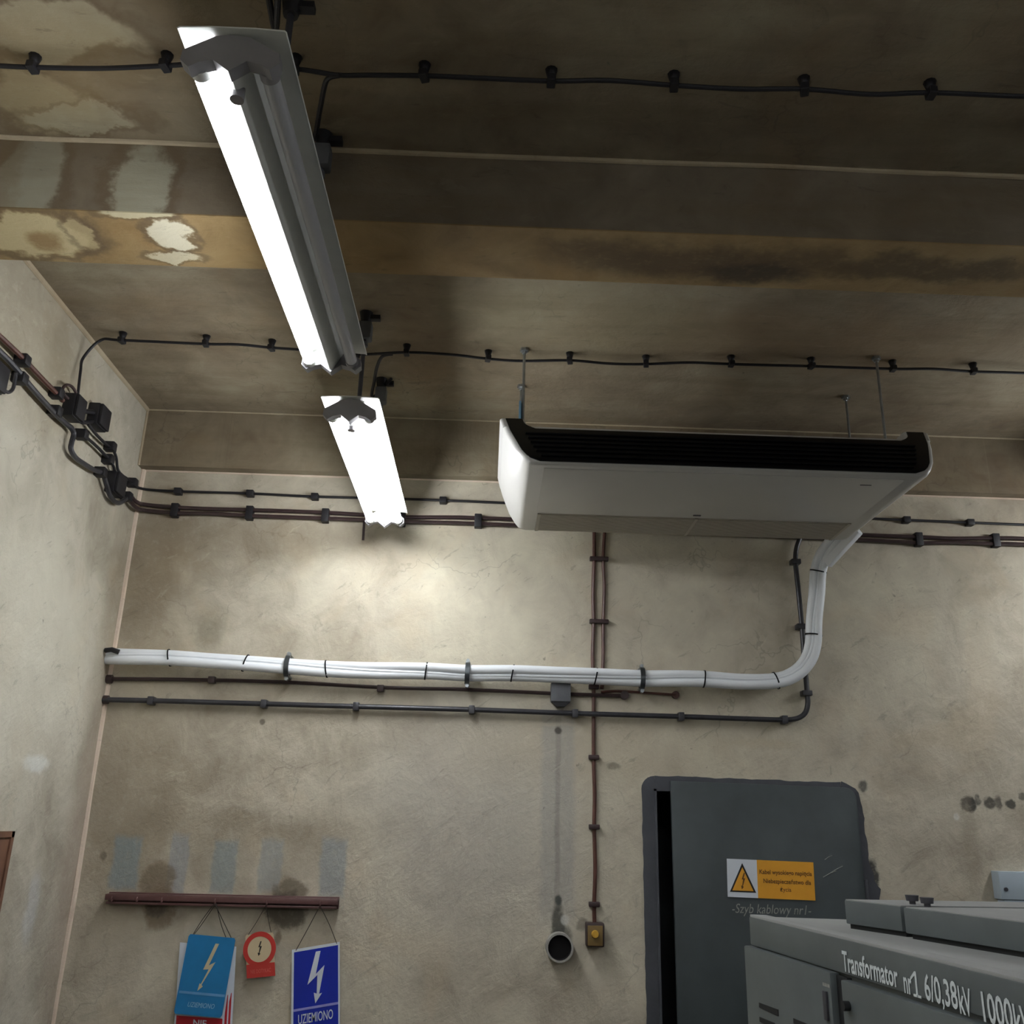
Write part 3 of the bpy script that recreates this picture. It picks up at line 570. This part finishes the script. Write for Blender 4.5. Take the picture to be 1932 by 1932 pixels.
# ------------------------------------------------------------------ air conditioner
AX = .838; AZ0 = H+1.22; AZ1 = H+1.464; YF, YR = 3.056, 3.861
def hw(z):
    t = max(0, min(1, (z-AZ0)/(AZ1-AZ0))); pts = [(0, .712), (.02, .726), (.08, .738), (.25, .766), (.7, .808), (1, .826)]
    for (a, b), (c, e) in zip(pts, pts[1:]):
        if t <= c: return b+(e-b)*(t-a)/(c-a)
    return pts[-1][1]
def yf(z):
    t = (z-AZ0)/(AZ1-AZ0); return YF+.012-.012*min(1, t/.06)+.175*max(0, t-.06)**1.15
def yr(z):
    t = (z-AZ0)/(AZ1-AZ0); return YR-.012*(1-min(1, t/.06))
ac = empty('air_conditioner', (AX, 3.45, AZ0), 'long white ceiling air conditioner with a black front grille', 'air conditioner')
def ring(z, x0, x1, rb=.02):
    a, b = yf(z), yr(z); out = []
    for cx, cy, s0 in ((x0+rb, a+rb, 180), (x1-rb, a+rb, 270), (x1-rb, b-rb, 0), (x0+rb, b-rb, 90)):
        for k in range(5):
            an = math.radians(s0+k*22.5); out.append(Vector((cx+rb*math.cos(an), cy+rb*math.sin(an), z)))
    return out
zs = [AZ0, AZ0+.003, AZ0+.008, AZ0+.03, AZ0+.07, AZ0+.11, AZ0+.15, AZ0+.196]
m = MB(); m.rings([ring(z, AX-hw(z), AX+hw(z)) for z in zs]); obj('body_shell', m, MAT_acw, ac)
for s in (-1, 1):                         # the side cheeks stand higher than the middle
    z2 = [AZ0+.192, AZ0+.225, AZ1-.004, AZ1]
    m = MB()
    m.rings([ring(z, *( (AX-hw(z)+(.003 if z == AZ1 else 0), AX-hw(z)+.095) if s < 0 else (AX+hw(z)-.095, AX+hw(z)-(.003 if z == AZ1 else 0)) ), rb=.012) for z in z2]); obj('side_cheek', m, MAT_acw, ac)
# black grille panel lying on the sloping front
def fp(u, z, k=0):                         # u = x, on the front slope, k outwards
    return Vector((u, yf(z)-k, z))
gz0 = AZ0+.010; gz1 = AZ1-.001; gn = AZ0+.184
def gx(z): return hw(z)-.022
rows = []
nz = 14
m = MB()
# lower part: full width strip with rounded lower corners
zz = [gz0+(gn-gz0)*(i/nz) for i in range(nz+1)]
ringpts = []
def half(z):
    t = (z-gz0)/.03
    return gx(z)-.03*(1-math.sqrt(max(0, 1-(1-min(1, t))**2)))
F1 = [[fp(AX-half(z), z, .004), fp(AX+half(z), z, .004)] for z in zz]
B1 = [[fp(AX-half(z), z, -.004), fp(AX+half(z), z, -.004)] for z in zz]
rr = [[f[0], f[1], b[1], b[0]] for f, b in zip(F1, B1)]
m.rings(rr, smooth=False)
for s in (-1, 1):                          # horns of the panel at both ends, rounded inside corner
    r2 = []
    for i in range(9):
        z = gn+(gz1-gn)*i/8; inner = half(z)-.064-.035*(max(0, 1-i/5))**2
        a = AX+s*half(z); b = AX+s*inner
        r2.append([fp(a, z, .004), fp(b, z, .004), fp(b, z, -.004), fp(a, z, -.004)])
    m.rings(r2, smooth=False)
front = obj('front_grille', m, MAT_black, ac, 'black louvred front grille')
m = MB(); pts = []
for s in (-1, 1):
    seq = []
    for i in range(9):
        z = gn+(gz1-gn)*i/8; seq.append(fp(AX+s*(half(z)-.064-.035*(max(0, 1-i/5))**2-.004), z, .006))
    pts += seq[::-1] if s < 0 else seq
m.tube([pts[0]]+pts+[pts[-1]], .0075, 8); obj('grille_rim', m, MAT_acw, ac, 'white lip over the grille')
for i in range(6):
    z = gz0+.022+i*.024
    m = MB(); c = fp(AX, z, .005); m.box((AX-half(z)+.05, c.y-.006, z-.0022), (AX+half(z)-.05, c.y+.004, z+.0022)); obj('louvre', m, MAT_black, ac)
m = MB(); m.box((AX-.66, 3.10, AZ0-.003), (AX+.655, 3.60, AZ0+.001), .001); obj('bottom_panel', m, MAT_acw, ac)
m = MB()
for i in range(17): m.box((AX-.655, 3.625+i*.0125, AZ0-.004), (AX+.655, 3.625+i*.0125+.0085, AZ0+.001))
m.box((AX-.655, 3.615, AZ0-.0015), (AX+.655, 3.845, AZ0+.001)); obj('intake_grille', m, MAT_acg, ac)
m = MB()
for xx in (-.655, 0.0, .642): m.box((AX+xx, 3.615, AZ0-.005), (AX+xx+.013, 3.845, AZ0+.001))
obj('grille_bar', m, MAT_acg, ac)
q = onz(1315, 973, AZ0-.004); m = MB(); m.box((q.x-.016, q.y-.006, AZ0-.005), (q.x+.016, q.y+.006, AZ0), .001); obj('receiver_mark', m, MAT_slate, ac)
q = onz(1634, 916, AZ0-.0045); m = MB(); m.box((q.x-.022, q.y-.003, AZ0-.0045), (q.x+.020, q.y+.003, AZ0), .001); obj('badge', m, MAT_slate, ac)
m = MB(); q = ony(1630, 820, 3.75); m.box((q.x-.03, 3.68, AZ0+.19), (q.x+.09, 3.80, AZ0+.235), .012); obj('drain_pump_cover', m, MAT_slate, ac)
for (x, y, lb) in ((.106, 3.385, 1), (1.555, 3.35, 0), (1.565, 3.715, 0), (.106, 3.72, 0)):
    m = MB(); m.cyl(Vector((x, y, AZ0+.12)), Vector((x, y, ZC)), .0055, 8); rod = obj('suspension_rod', m, MAT_zinc, ac)
    m = MB(); m.cyl(Vector((x, y, ZC-.012)), Vector((x, y, ZC)), .018, 6); m.cyl(Vector((x, y, ZC-.022)), Vector((x, y, ZC-.012)), .010, 6); obj('nut_and_washer', m, MAT_zinc, rod)
    if lb:
        m = MB(); m.box((x-.017, y-.012, AZ0+.13), (x-.009, y+.012, AZ1+.15)); m.box((x-.017, y+.009, AZ0+.13), (x+.006, y+.012, AZ1+.15)); obj('hanging_channel', m, MAT_blue, ac, 'blue-tinted steel channel')
# ------------------------------------------------------------------ conduits on the left wall
XP = XL+.028
def lcable(px, r, mat, label, name='wall_conduit', X=XP): return cable([onx(x, y, X) for x, y in px], r, name, mat, label, 'pipe')
lcable([(-90, 552), (-40, 598), (0, 635), (37, 670), (75, 710), (108, 744), (118, 756)], .0095, MAT_brown, 'reddish-brown conduit, upper one on the left wall')
lcable([(-90, 580), (0, 664), (22, 686), (36, 702), (60, 732), (96, 772), (120, 796), (133, 806), (139, 818), (135, 836), (134, 848), (143, 864), (160, 876), (178, 887), (193, 893), (200, 912), (207, 934), (216, 946), (226, 949), (236, 942), (243, 938)], .0105, MAT_dpipe, 'thick dark conduit on the left wall, winding down to the corner')
lcable([(128, 752), (119, 742), (119, 732), (126, 726), (136, 730), (144, 742), (146, 750)], .006, MAT_dbrown, 'small looped pipe over the left wall junction box')
lcable([(-14, 700), (2, 728), (14, 740), (24, 734), (28, 718), (30, 704)], .0065, MAT_dpipe, 'small U-shaped pipe at the left edge of the left wall')
lcable([(166, 800), (180, 818), (199, 837), (211, 846), (219, 862), (222, 885), (230, 896), (240, 903), (252, 911)], .0065, MAT_dark, 'thin conduit from the farther junction box down to the corner')
lcable([(153, 818), (166, 828), (182, 842), (199, 859), (208, 868), (215, 882), (219, 898)], .0065, MAT_dark, 'thin conduit between the upper and lower boxes on the left wall')
lcable([(142, 780), (160, 776), (176, 778)], .010, MAT_dark, 'short pipe linking the two boxes on the left wall')
lcable([(146, 792), (158, 797), (178, 794)], .009, MAT_dark, 'lower short pipe linking the two boxes on the left wall')
for (x0, y0, x1, y1, lb, dep) in ((128, 748, 153, 792, 'black junction box on the left wall, upper left one', .06), (174, 768, 200, 808, 'black junction box on the left wall, nearest the ceiling corner', .06), (207, 897, 231, 932, 'black junction box on the left wall, lowest and nearest the corner', .055), (-30, 688, 6, 734, 'black box cut by the left edge of the photo', .06)):
    c = onx((x0+x1)/2, (y0+y1)/2, XL+dep/2); a = onx(x0, (y0+y1)/2, c.x); b = onx(x1, (y0+y1)/2, c.x); t_ = onx((x0+x1)/2, y0, c.x); u_ = onx((x0+x1)/2, y1, c.x)
    hy = abs(b.y-a.y)/2*.8; hz = .048
    e = empty('junction_box', (XL, c.y, c.z), lb, 'box', 'black junction boxes on the left wall')
    obj('box_body', MB().box((XL, c.y-hy, c.z-hz), (XL+dep-.012, c.y+hy, c.z+hz), .006), MAT_dark, e)
    obj('box_lid', MB().box((XL+dep-.013, c.y-hy+.003, c.z-hz+.003), (XL+dep, c.y+hy-.003, c.z+hz-.003), .004), MAT_dark, e)
LC = [(46, 680), (41, 714), (110, 742), (107, 776), (157, 820), (211, 843), (207, 867), (193, 891), (242, 937), (252, 911)]
LW = ['topmost by the left edge', 'by the left edge on the thick conduit', 'left of the upper box on the brown conduit', 'left of the upper box on the thick conduit', 'below the upper box', 'on the thin conduit nearest the corner', 'between the upper and lowest boxes', 'left of the lowest box', 'right below the lowest box', 'nearest the corner']
for (x, y), w in zip(LC, LW):
    p = onx(x, y, XP); m = MB(); m.box((XL-.002, p.y-.020, p.z-.020), (XP+.016, p.y+.020, p.z+.020), .005)
    obj('pipe_clip', m, MAT_dark, None, 'black clip on the left wall, '+w, 'clip', 'clips on the left wall', loc=p)
# brown board at the left edge
p = lx(15, 1568); q = lx(3, 1634)
m = MB(); m.box((XL+.0005, p.y-1.0, p.z-.62), (XL+.02, p.y, p.z), .003); nb = empty('notice_board', (XL, p.y-.5, p.z-.3), 'brown board cut by the left edge of the photo', 'board'); obj('board_panel', m, MAT_wood, nb)
m = MB(); m.box((XL+.018, p.y-1.0, p.z-.62), (XL+.028, p.y-.97, p.z)); m.box((XL+.018, p.y-.02, p.z-.62), (XL+.026, p.y, p.z)); m.box((XL+.018, p.y-1.0, p.z-.02), (XL+.026, p.y, p.z)); obj('board_edge', m, MAT_wood, nb)
# ------------------------------------------------------------------ rail with hanging signs
a = ony(200, 1686, YW-.04); b = ony(638, 1696, YW-.04); hr = empty('hanging_rail', (a.x, YW, a.z), 'brown angle-iron rail on the wall that the signs hang from', 'rail')
dv = (b-a); L_ = dv.length; ax = dv.normalized(); ay = Vector((0, 1, 0)); az = ax.cross(ay).normalized()
mid = (a+b)/2
m = MB(); m.obox(Vector((mid.x, YW-.004, mid.z-.018)), ax, ay, az, (L_, .008, .046), .001); m.obox(Vector((mid.x, YW-.023, mid.z-.004)), ax, ay, az, (L_, .046, .007), .001); m.obox(Vector((mid.x, YW-.044, mid.z-.013)), ax, ay, az, (L_, .006, .020), .001)
obj('angle_iron', m, MAT_rail, hr)
m = MB(); m.obox(Vector((mid.x, YW-.034, mid.z-.034)), ax, ay, az, (L_*.99, .018, .010), .003); obj('lower_lip', m, MAT_rail, hr)
for x in (215, 262, 308, 408, 505, 606):
    k = (x-200)/438; c = a.lerp(b, k)
    m = MB(); m.tube(smooth_path([Vector((c.x, YW-.044, c.z-.02)), Vector((c.x, YW-.058, c.z-.028)), Vector((c.x, YW-.062, c.z-.018)), Vector((c.x, YW-.058, c.z-.008))], 4), .0028, 6); obj('hook', m, MAT_rail, hr)
def hook(px): k = (px-200)/438; c = a.lerp(b, k); return Vector((c.x, YW-.058, c.z-.026))
def cords(root, ends, hk, r=.0016, mat=MAT_cord, name='cord'):
    for e in ends:
        mid_ = (e+hk)/2+Vector((random.uniform(-.006, .006), 0, random.uniform(-.006, .004))); obj(name, MB().tube(smooth_path([e, mid_, hk], 5), r, 6), mat, root)
# light blue sign
YS = YW-.030
def corners(tl, tr, bl, Y): return ony(*tl, Y), ony(*tr, Y), ony(*bl, Y)
S1 = Plate(*corners((357, 1762), (445, 1770), (328, 1912), YS-.014))
sg = empty('grounding_sign', S1.o, 'faded light blue tilted sign with a pale lightning bolt, front of its stack', 'sign')
m = S1.poly(MB(), [(.03, 0), (.97, 0), (1, .03), (1, .97), (.97, 1), (.03, 1), (0, .97), (0, .03)], 0, .003); obj('sign_plate', m, MAT_sblue, sg)
bolt2 = [(.62, .0), (.12, .56), (.48, .54), (.14, .86), (.06, .84), (.0, 1.0), (.30, .90), (.20, .87), (.84, .38), (.44, .46), (.86, .0)]
m = boltpoly(S1, MB(), .40, .09, .72, .70, .003, .004, bolt2); obj('lightning_bolt', m, MAT_cream, sg)
m = S1.rect(MB(), .03, .715, .99, .745, .003, .004); obj('stripe', m, paint('pale_blue_stripe', (96, 146, 190), .5), sg)
m = S1.text('UZIEMIONO', .53, .90, .062, .0036, .78, shear=.2); obj('lettering', m, paint('pale_blue_print', (150, 184, 210), .5), sg)
cords(sg, [S1.p(.07, .02, -.001), S1.p(.92, .02, -.001)], hook(408))
# white and red sign behind it
S2 = Plate(*corners((340, 1778), (446, 1786), (325, 1990), YS+.008))
sg = empty('prohibition_sign', S2.o, 'white sign with red bands, half hidden behind the light blue sign', 'sign')
m = S2.poly(MB(), [(0, 0), (1, 0), (1, 1), (0, 1)], 0, .003); obj('sign_plate', m, MAT_signw, sg)
m = S2.rect(MB(), .03, .655, .83, .97, .003, .004); obj('red_panel', m, MAT_red2, sg)
m = S2.text('NIE', .44, .735, .058, .0045, 1.1, thick=.0006); obj('lettering', m, MAT_signw, sg)
m = MB(); S2.poly(m, [(.865, .60), (.895, .44), (.905, .44), (.905, .97), (.865, .97)], .003, .004); S2.poly(m, [(.93, .50), (.955, .42), (.965, .42), (.965, .97), (.93, .97)], .003, .004); obj('red_band', m, MAT_red2, sg)
cords(sg, [S2.p(.1, .02, .0), S2.p(.9, .02, .0)], hook(410)+Vector((0, .006, 0)))
# small round red sign
S3 = Plate(*corners((463, 1764), (516, 1759), (466, 1846), YS))
sg = empty('no_touch_sign', S3.o, 'small cream sign with a red ring and red text strip', 'sign')
m = S3.poly(MB(), [(.04, .0), (.96, .0), (1, .05), (1, 1), (0, 1), (0, .05)], 0, .002); obj('sign_plate', m, MAT_cream, sg)
cc = ony(489.5, 1791, YS-.003); rr1 = .066; rr0 = .048
cN = 40; m = MB()
pa_ = [cc+Vector((math.cos(2*math.pi*k/cN)*rr1, 0, math.sin(2*math.pi*k/cN)*rr1)) for k in range(cN)]; pb_ = [cc+Vector((math.cos(2*math.pi*k/cN)*rr0, 0, math.sin(2*math.pi*k/cN)*rr0)) for k in range(cN)]
of = Vector((0, .002, 0)); m.rings([[p+of for p in pb_], pb_, pa_, [p+of for p in pa_]], cap=False, smooth=False); obj('red_ring', m, MAT_redp, sg)
m = boltpoly(S3, MB(), .30, .16, .68, .52, .002, .003); obj('lightning_bolt', m, MAT_ink, sg)
m = S3.rect(MB(), .0, .69, 1.0, 1.0, .002, .003); obj('text_strip', m, MAT_redp, sg)
m = S3.text('NIE DOTYKAĆ', .5, .90, .09, .0035, .62); obj('lettering', m, paint('pale_red_print', (206, 110, 96), .5), sg)
cords(sg, [S3.p(.08, .02, -.001), S3.p(.92, .02, -.001)], hook(505), .0013, paint('cream_string', (176, 164, 150), .8) if False else MAT_cord)
# deep blue sign
S4 = Plate(*corners((551, 1792), (641, 1777), (549, 1975), YS))
sg = empty('grounding_sign', S4.o, 'deep blue white-edged sign with a white lightning arrow, rightmost hanging', 'sign')
m = S4.rect(MB(), 0, 0, 1, 1, 0, .002); obj('sign_plate', m, MAT_signw, sg)
m = S4.rect(MB(), .045, .03, .965, .975, .002, .003); obj('blue_panel', m, MAT_dblue, sg)
bolt3 = [(.42, .0), (.14, .56), (.04, .60), (.50, .44), (.40, .84), (.26, .80), (.36, 1.0), (.60, .80), (.50, .84), (.74, .27), (.36, .40), (.62, .0)]
bolt3 = [(.42, .0), (.0, .62), (.50, .46), (.47, .82), (.32, .79), (.40, 1.0), (.74, .82), (.59, .83), (.86, .29), (.42, .44), (.66, .0)]
m = boltpoly(S4, MB(), .33, .06, .74, .60, .003, .004, bolt3); obj('lightning_bolt', m, MAT_signw, sg)
m = S4.rect(MB(), .045, .625, .965, .65, .003, .004); obj('stripe', m, paint('lilac_stripe', (150, 150, 214), .5), sg)
m = S4.text('UZIEMIONO', .5, .785, .100, .0036, .52, thick=.0004); obj('lettering', m, MAT_signw, sg)
cords(sg, [S4.p(.08, .015, .001), S4.p(.94, .015, .001)], hook(606))
# ------------------------------------------------------------------ equipment at the lower right
CZ = H-.25
A_ = onz(1413, 1729, CZ); Fd = (onz(1932, 1855, CZ)-A_).normalized(); Bd = (onz(1622, 1736, CZ)-A_).normalized()
LEN = 2.6; DEP = 1.15
cab = empty('transformer_cabinet', (A_.x+.3, A_.y-.8, 0), 'large grey steel transformer cabinet with hand-painted lettering on its edge', 'cabinet')
out = Fd.cross(Vector((0, 0, 1))).normalized()
if out.x > 0: out = -out                                       # outward normal of the long face
def slab(mb, p0, l, d, z0, z1, bev=.004, inset=0):
    q = [p0, p0+Fd*l, p0+Fd*l+Bd*d, p0+Bd*d]; mb.prism([Vector((v.x, v.y, z0)) for v in q], Vector((0, 0, z1-z0)), bev); return mb
m = slab(MB(), A_+Bd*.012+Fd*.012, LEN-.02, DEP-.02, .06, CZ-.07, .002); body = obj('body', m, MAT_cab, cab)
m = slab(MB(), A_+Bd*.03+Fd*.03, LEN-.06, DEP-.06, 0, .06, .001); obj('plinth', m, MAT_gasket, cab)
m = slab(MB(), A_, LEN, DEP, CZ-.078, CZ, .004); obj('top_fascia', m, MAT_cab, cab)
m = slab(MB(), A_+Bd*.055+Fd*.03, LEN-.06, DEP-.08, CZ-.002, CZ+.003, .001); obj('top_sheet', m, MAT_cabtop, cab)
m = slab(MB(), A_+Bd*.002+Fd*.002, LEN-.004, .05, CZ-.002, CZ+.006, .002); obj('top_edge', m, MAT_cabtop, cab, 'dusty top edge, lightened as if lit from above')
def face(l, z, k): return Vector((A_.x, A_.y, 0))+Fd*l+out*k+Vector((0, 0, z))
def atface(px, py, k=0):
    n = out; p0 = face(0, 0, k); d_ = ray(px, py); o_ = Vector((0, 0, H)); t_ = (p0-o_).dot(n)/d_.dot(n); q = o_+d_*t_; return (q-Vector((A_.x, A_.y, 0))).dot(Fd), q.z
l1_, z1_ = atface(1569, 1834, .012); l2_, z2_ = atface(1590, 1850, .012)
zt = H-.337
def fbox(l0, l1, z0, z1, k0, k1, bev=.003):
    m = MB(); m.prism([face(l0, z0, k0), face(l1, z0, k0), face(l1, z1, k0), face(l0, z1, k0)], out*(k1-k0), bev); return m
_, zA = atface(1408, 1785, .018)
d1 = obj('side_panel', fbox(-.008, l1_, .08, zA, -.01, .018, .005), MAT_cab, cab, 'grey sheet panel with vent slots')
d2 = obj('cabinet_door', fbox(l2_, LEN-.05, .08, atface(1592, 1850, .018)[1], -.01, .018, .005), MAT_cab, cab)
obj('door_gap', fbox(l1_-.001, l2_+.001, .08, zA-.005, -.012, .001, 0), MAT_gasket, cab)
for (x0, y0, x1, y1) in ((1433, 1896, 1469, 1911), (1434, 1923, 1462, 1936), (1498, 1926, 1530, 1941), (1500, 1955, 1536, 1972), (1436, 1950, 1470, 1965)):
    l0, z0 = atface(x0, y0, .018); l1, z1 = atface(x1, y1, .018); za = (z0+z1)/2
    m = MB(); m.prism([face(l0, z0-.006, .016), face(l1, z1-.008, .016), face(l1, z1+.008, .016), face(l0, z0+.006, .016)], out*.004, 0); obj('vent_slot', m, MAT_gasket, d1)
l, z = atface(1600, 1898, .02); m = MB(); m.cyl(face(l, z, .018), face(l, z, .034), .011, 14); obj('lock', m, MAT_gasket, d2)
l, z = atface(1560, 1900, .02); m = fbox(l-.012, l+.006, z-.03, z+.035, .018, .024, .001); obj('latch_plate', m, MAT_slate, d1)
l, z = atface(1562, 1860, .02); m = fbox(l-.03, l+.006, z-.004, z+.004, .0182, .0187, 0); obj('chalk_mark', m, MAT_chalk2, d1)
def ftext(txt, px0, py0, px1, h, thick=.0004, name='lettering', xs=None):
    """brush lettering along the fascia between two picture columns"""
    l0, z0 = atface(px0, py0, .0015); l1, _ = atface(px1, py0, .0015)
    t0 = text_mb(txt, lambda s, q: Vector((s, q, 0)), h/.72); x0_ = min(v.co.x for v in t0.b.verts); w = max(v.co.x for v in t0.b.verts)-x0_; t0.b.free()
    k = (l1-l0)/w
    t = text_mb(txt, lambda s, q: face(l0+(s-x0_)*k, z0+q, .0015), h/.72, thick=thick); return obj(name, t, MAT_chalk, cab)
l0, z0 = atface(1593, 1836, .0015)
ftext('Transformator', 1591, 1831, 1692, .046, .0012); ftext('nr', 1707, 1872, 1721, .046, .0012)
lb_, zb_ = atface(1731, 1882, .0015)                # hand-painted figure one with flag and foot
m = MB()
for q_ in ([(-.003, 0), (.003, 0), (.003, .050), (-.003, .050)], [(-.003, .050), (-.020, .036), (-.020, .030), (-.003, .042)], [(-.014, 0), (.014, 0), (.014, .005), (-.014, .005)]):
    m.prism([face(lb_+a_, zb_+b_, .0005) for a_, b_ in q_], out*.001)
obj('lettering', m, MAT_chalk, cab)
ftext('6/0,38', 1747, 1885, 1806, .050, .0012); ftext('kV', 1812, 1911, 1834, .050, .0012)
ftext('1000', 1857, 1926, 1911, .052, .0012); ftext('kVA', 1917, 1950, 1968, .050, .0012)
# raised lids with gaskets and knobs on the top
LZ = H-.176; LB = H-.235
def lid(name, pts, lb=None):
    m = MB(); m.prism([Vector((v.x, v.y, LB)) for v in pts], Vector((0, 0, LZ-LB)), .003); o = obj(name, m, MAT_cab, cab, lb)
    c = sum(pts, Vector())/4; m = MB(); m.prism([Vector((c.x+(v.x-c.x)*.985+.006, c.y+(v.y-c.y)*.985, CZ)) for v in pts], Vector((0, 0, LB-CZ+.001)), 0); obj('gasket', m, MAT_gasket, o)
    m = MB(); m.prism([Vector((c.x+(v.x-c.x)*.99, c.y+(v.y-c.y)*.99, LZ-.001)) for v in pts], Vector((0, 0, .003)), 0); obj('lid_top', m, MAT_cabtop, o); return o
p0 = onz(1593, 1698, LZ); p1 = onz(1698, 1710, LZ); p2 = onz(1704, 1712, LZ); p3 = onz(1932, 1741, LZ); dd = (p3-p2).normalized(); p3 = p2+dd*1.2
bk = (onz(1932, 1715, LZ)-p0).normalized()
bk = Vector((bk.x, bk.y, 0)).normalized(); bk = Vector((.95, .10, 0)).normalized()
lid('lid', [p0, p1, p1+bk*.55, p0+bk*.55]); ld = lid('lid', [p2, p3, p3+bk*.55, p2+bk*.55])
for x, y in ((1722, 1706), (1750, 1711)):
    q = onz(x, y, LZ+.002); q.z = LZ; m = MB(); m.cyl(q, q+Vector((0, 0, .012)), .008, 12); m.cyl(q+Vector((0, 0, .010)), q+Vector((0, 0, .024)), .015, 14, .017); obj('knob', m, MAT_slate, ld)
# pale box on the back wall at the right edge
q = ony(1883, 1644, YW-.06); bx = empty('wall_box', (q.x+.25, YW, q.z-.2), 'pale blue-grey metal box on the back wall at right edge', 'box')
m = MB(); m.box((q.x, YW-.06, q.z-.11), (q.x+.55, YW, q.z), .002); obj('box_body', m, MAT_lbox, bx)
m = MB(); m.box((q.x+.012, YW-.056, q.z-.52), (q.x+.53, YW, q.z-.112), .003); obj('lower_panel', m, MAT_lbox, bx)
s = ony(1898, 1678, YW-.063); m = MB(); m.cyl(Vector((s.x, YW-.067, s.z)), Vector((s.x, YW-.058, s.z)), .008, 10); obj('screw', m, MAT_slate, bx)
s = ony(1908, 1707, YW-.058); m = MB(); m.box((s.x, YW-.060, s.z-.012), (s.x+.2, YW-.055, s.z+.002)); obj('rating_strip', m, MAT_slate, bx)
# thin shadow-casting stub below the farther lamp: a small vertical pipe piece on the wall
cable([ony(687, 985, YW-.014), ony(686, 1002, YW-.014), ony(685, 1019, YW-.014)], .006, 'pipe_stub', MAT_dbrown, 'short vertical pipe stub on the wall right below the farther lamp', 'pipe')
# ------------------------------------------------------------------ world and view
w = bpy.data.worlds.new('world'); SC.world = w; w.use_nodes = True; w.node_tree.nodes['Background'].inputs[0].default_value = (.5, .55, .6, 1); w.node_tree.nodes['Background'].inputs[1].default_value = .02
SC.view_settings.view_transform = 'Standard'; SC.view_settings.look = 'None'; SC.view_settings.gamma = 1; SC.view_settings.use_curve_mapping = False
SC.view_settings.exposure = 0.52
SC.cycles.max_bounces = 8; SC.cycles.diffuse_bounces = 5
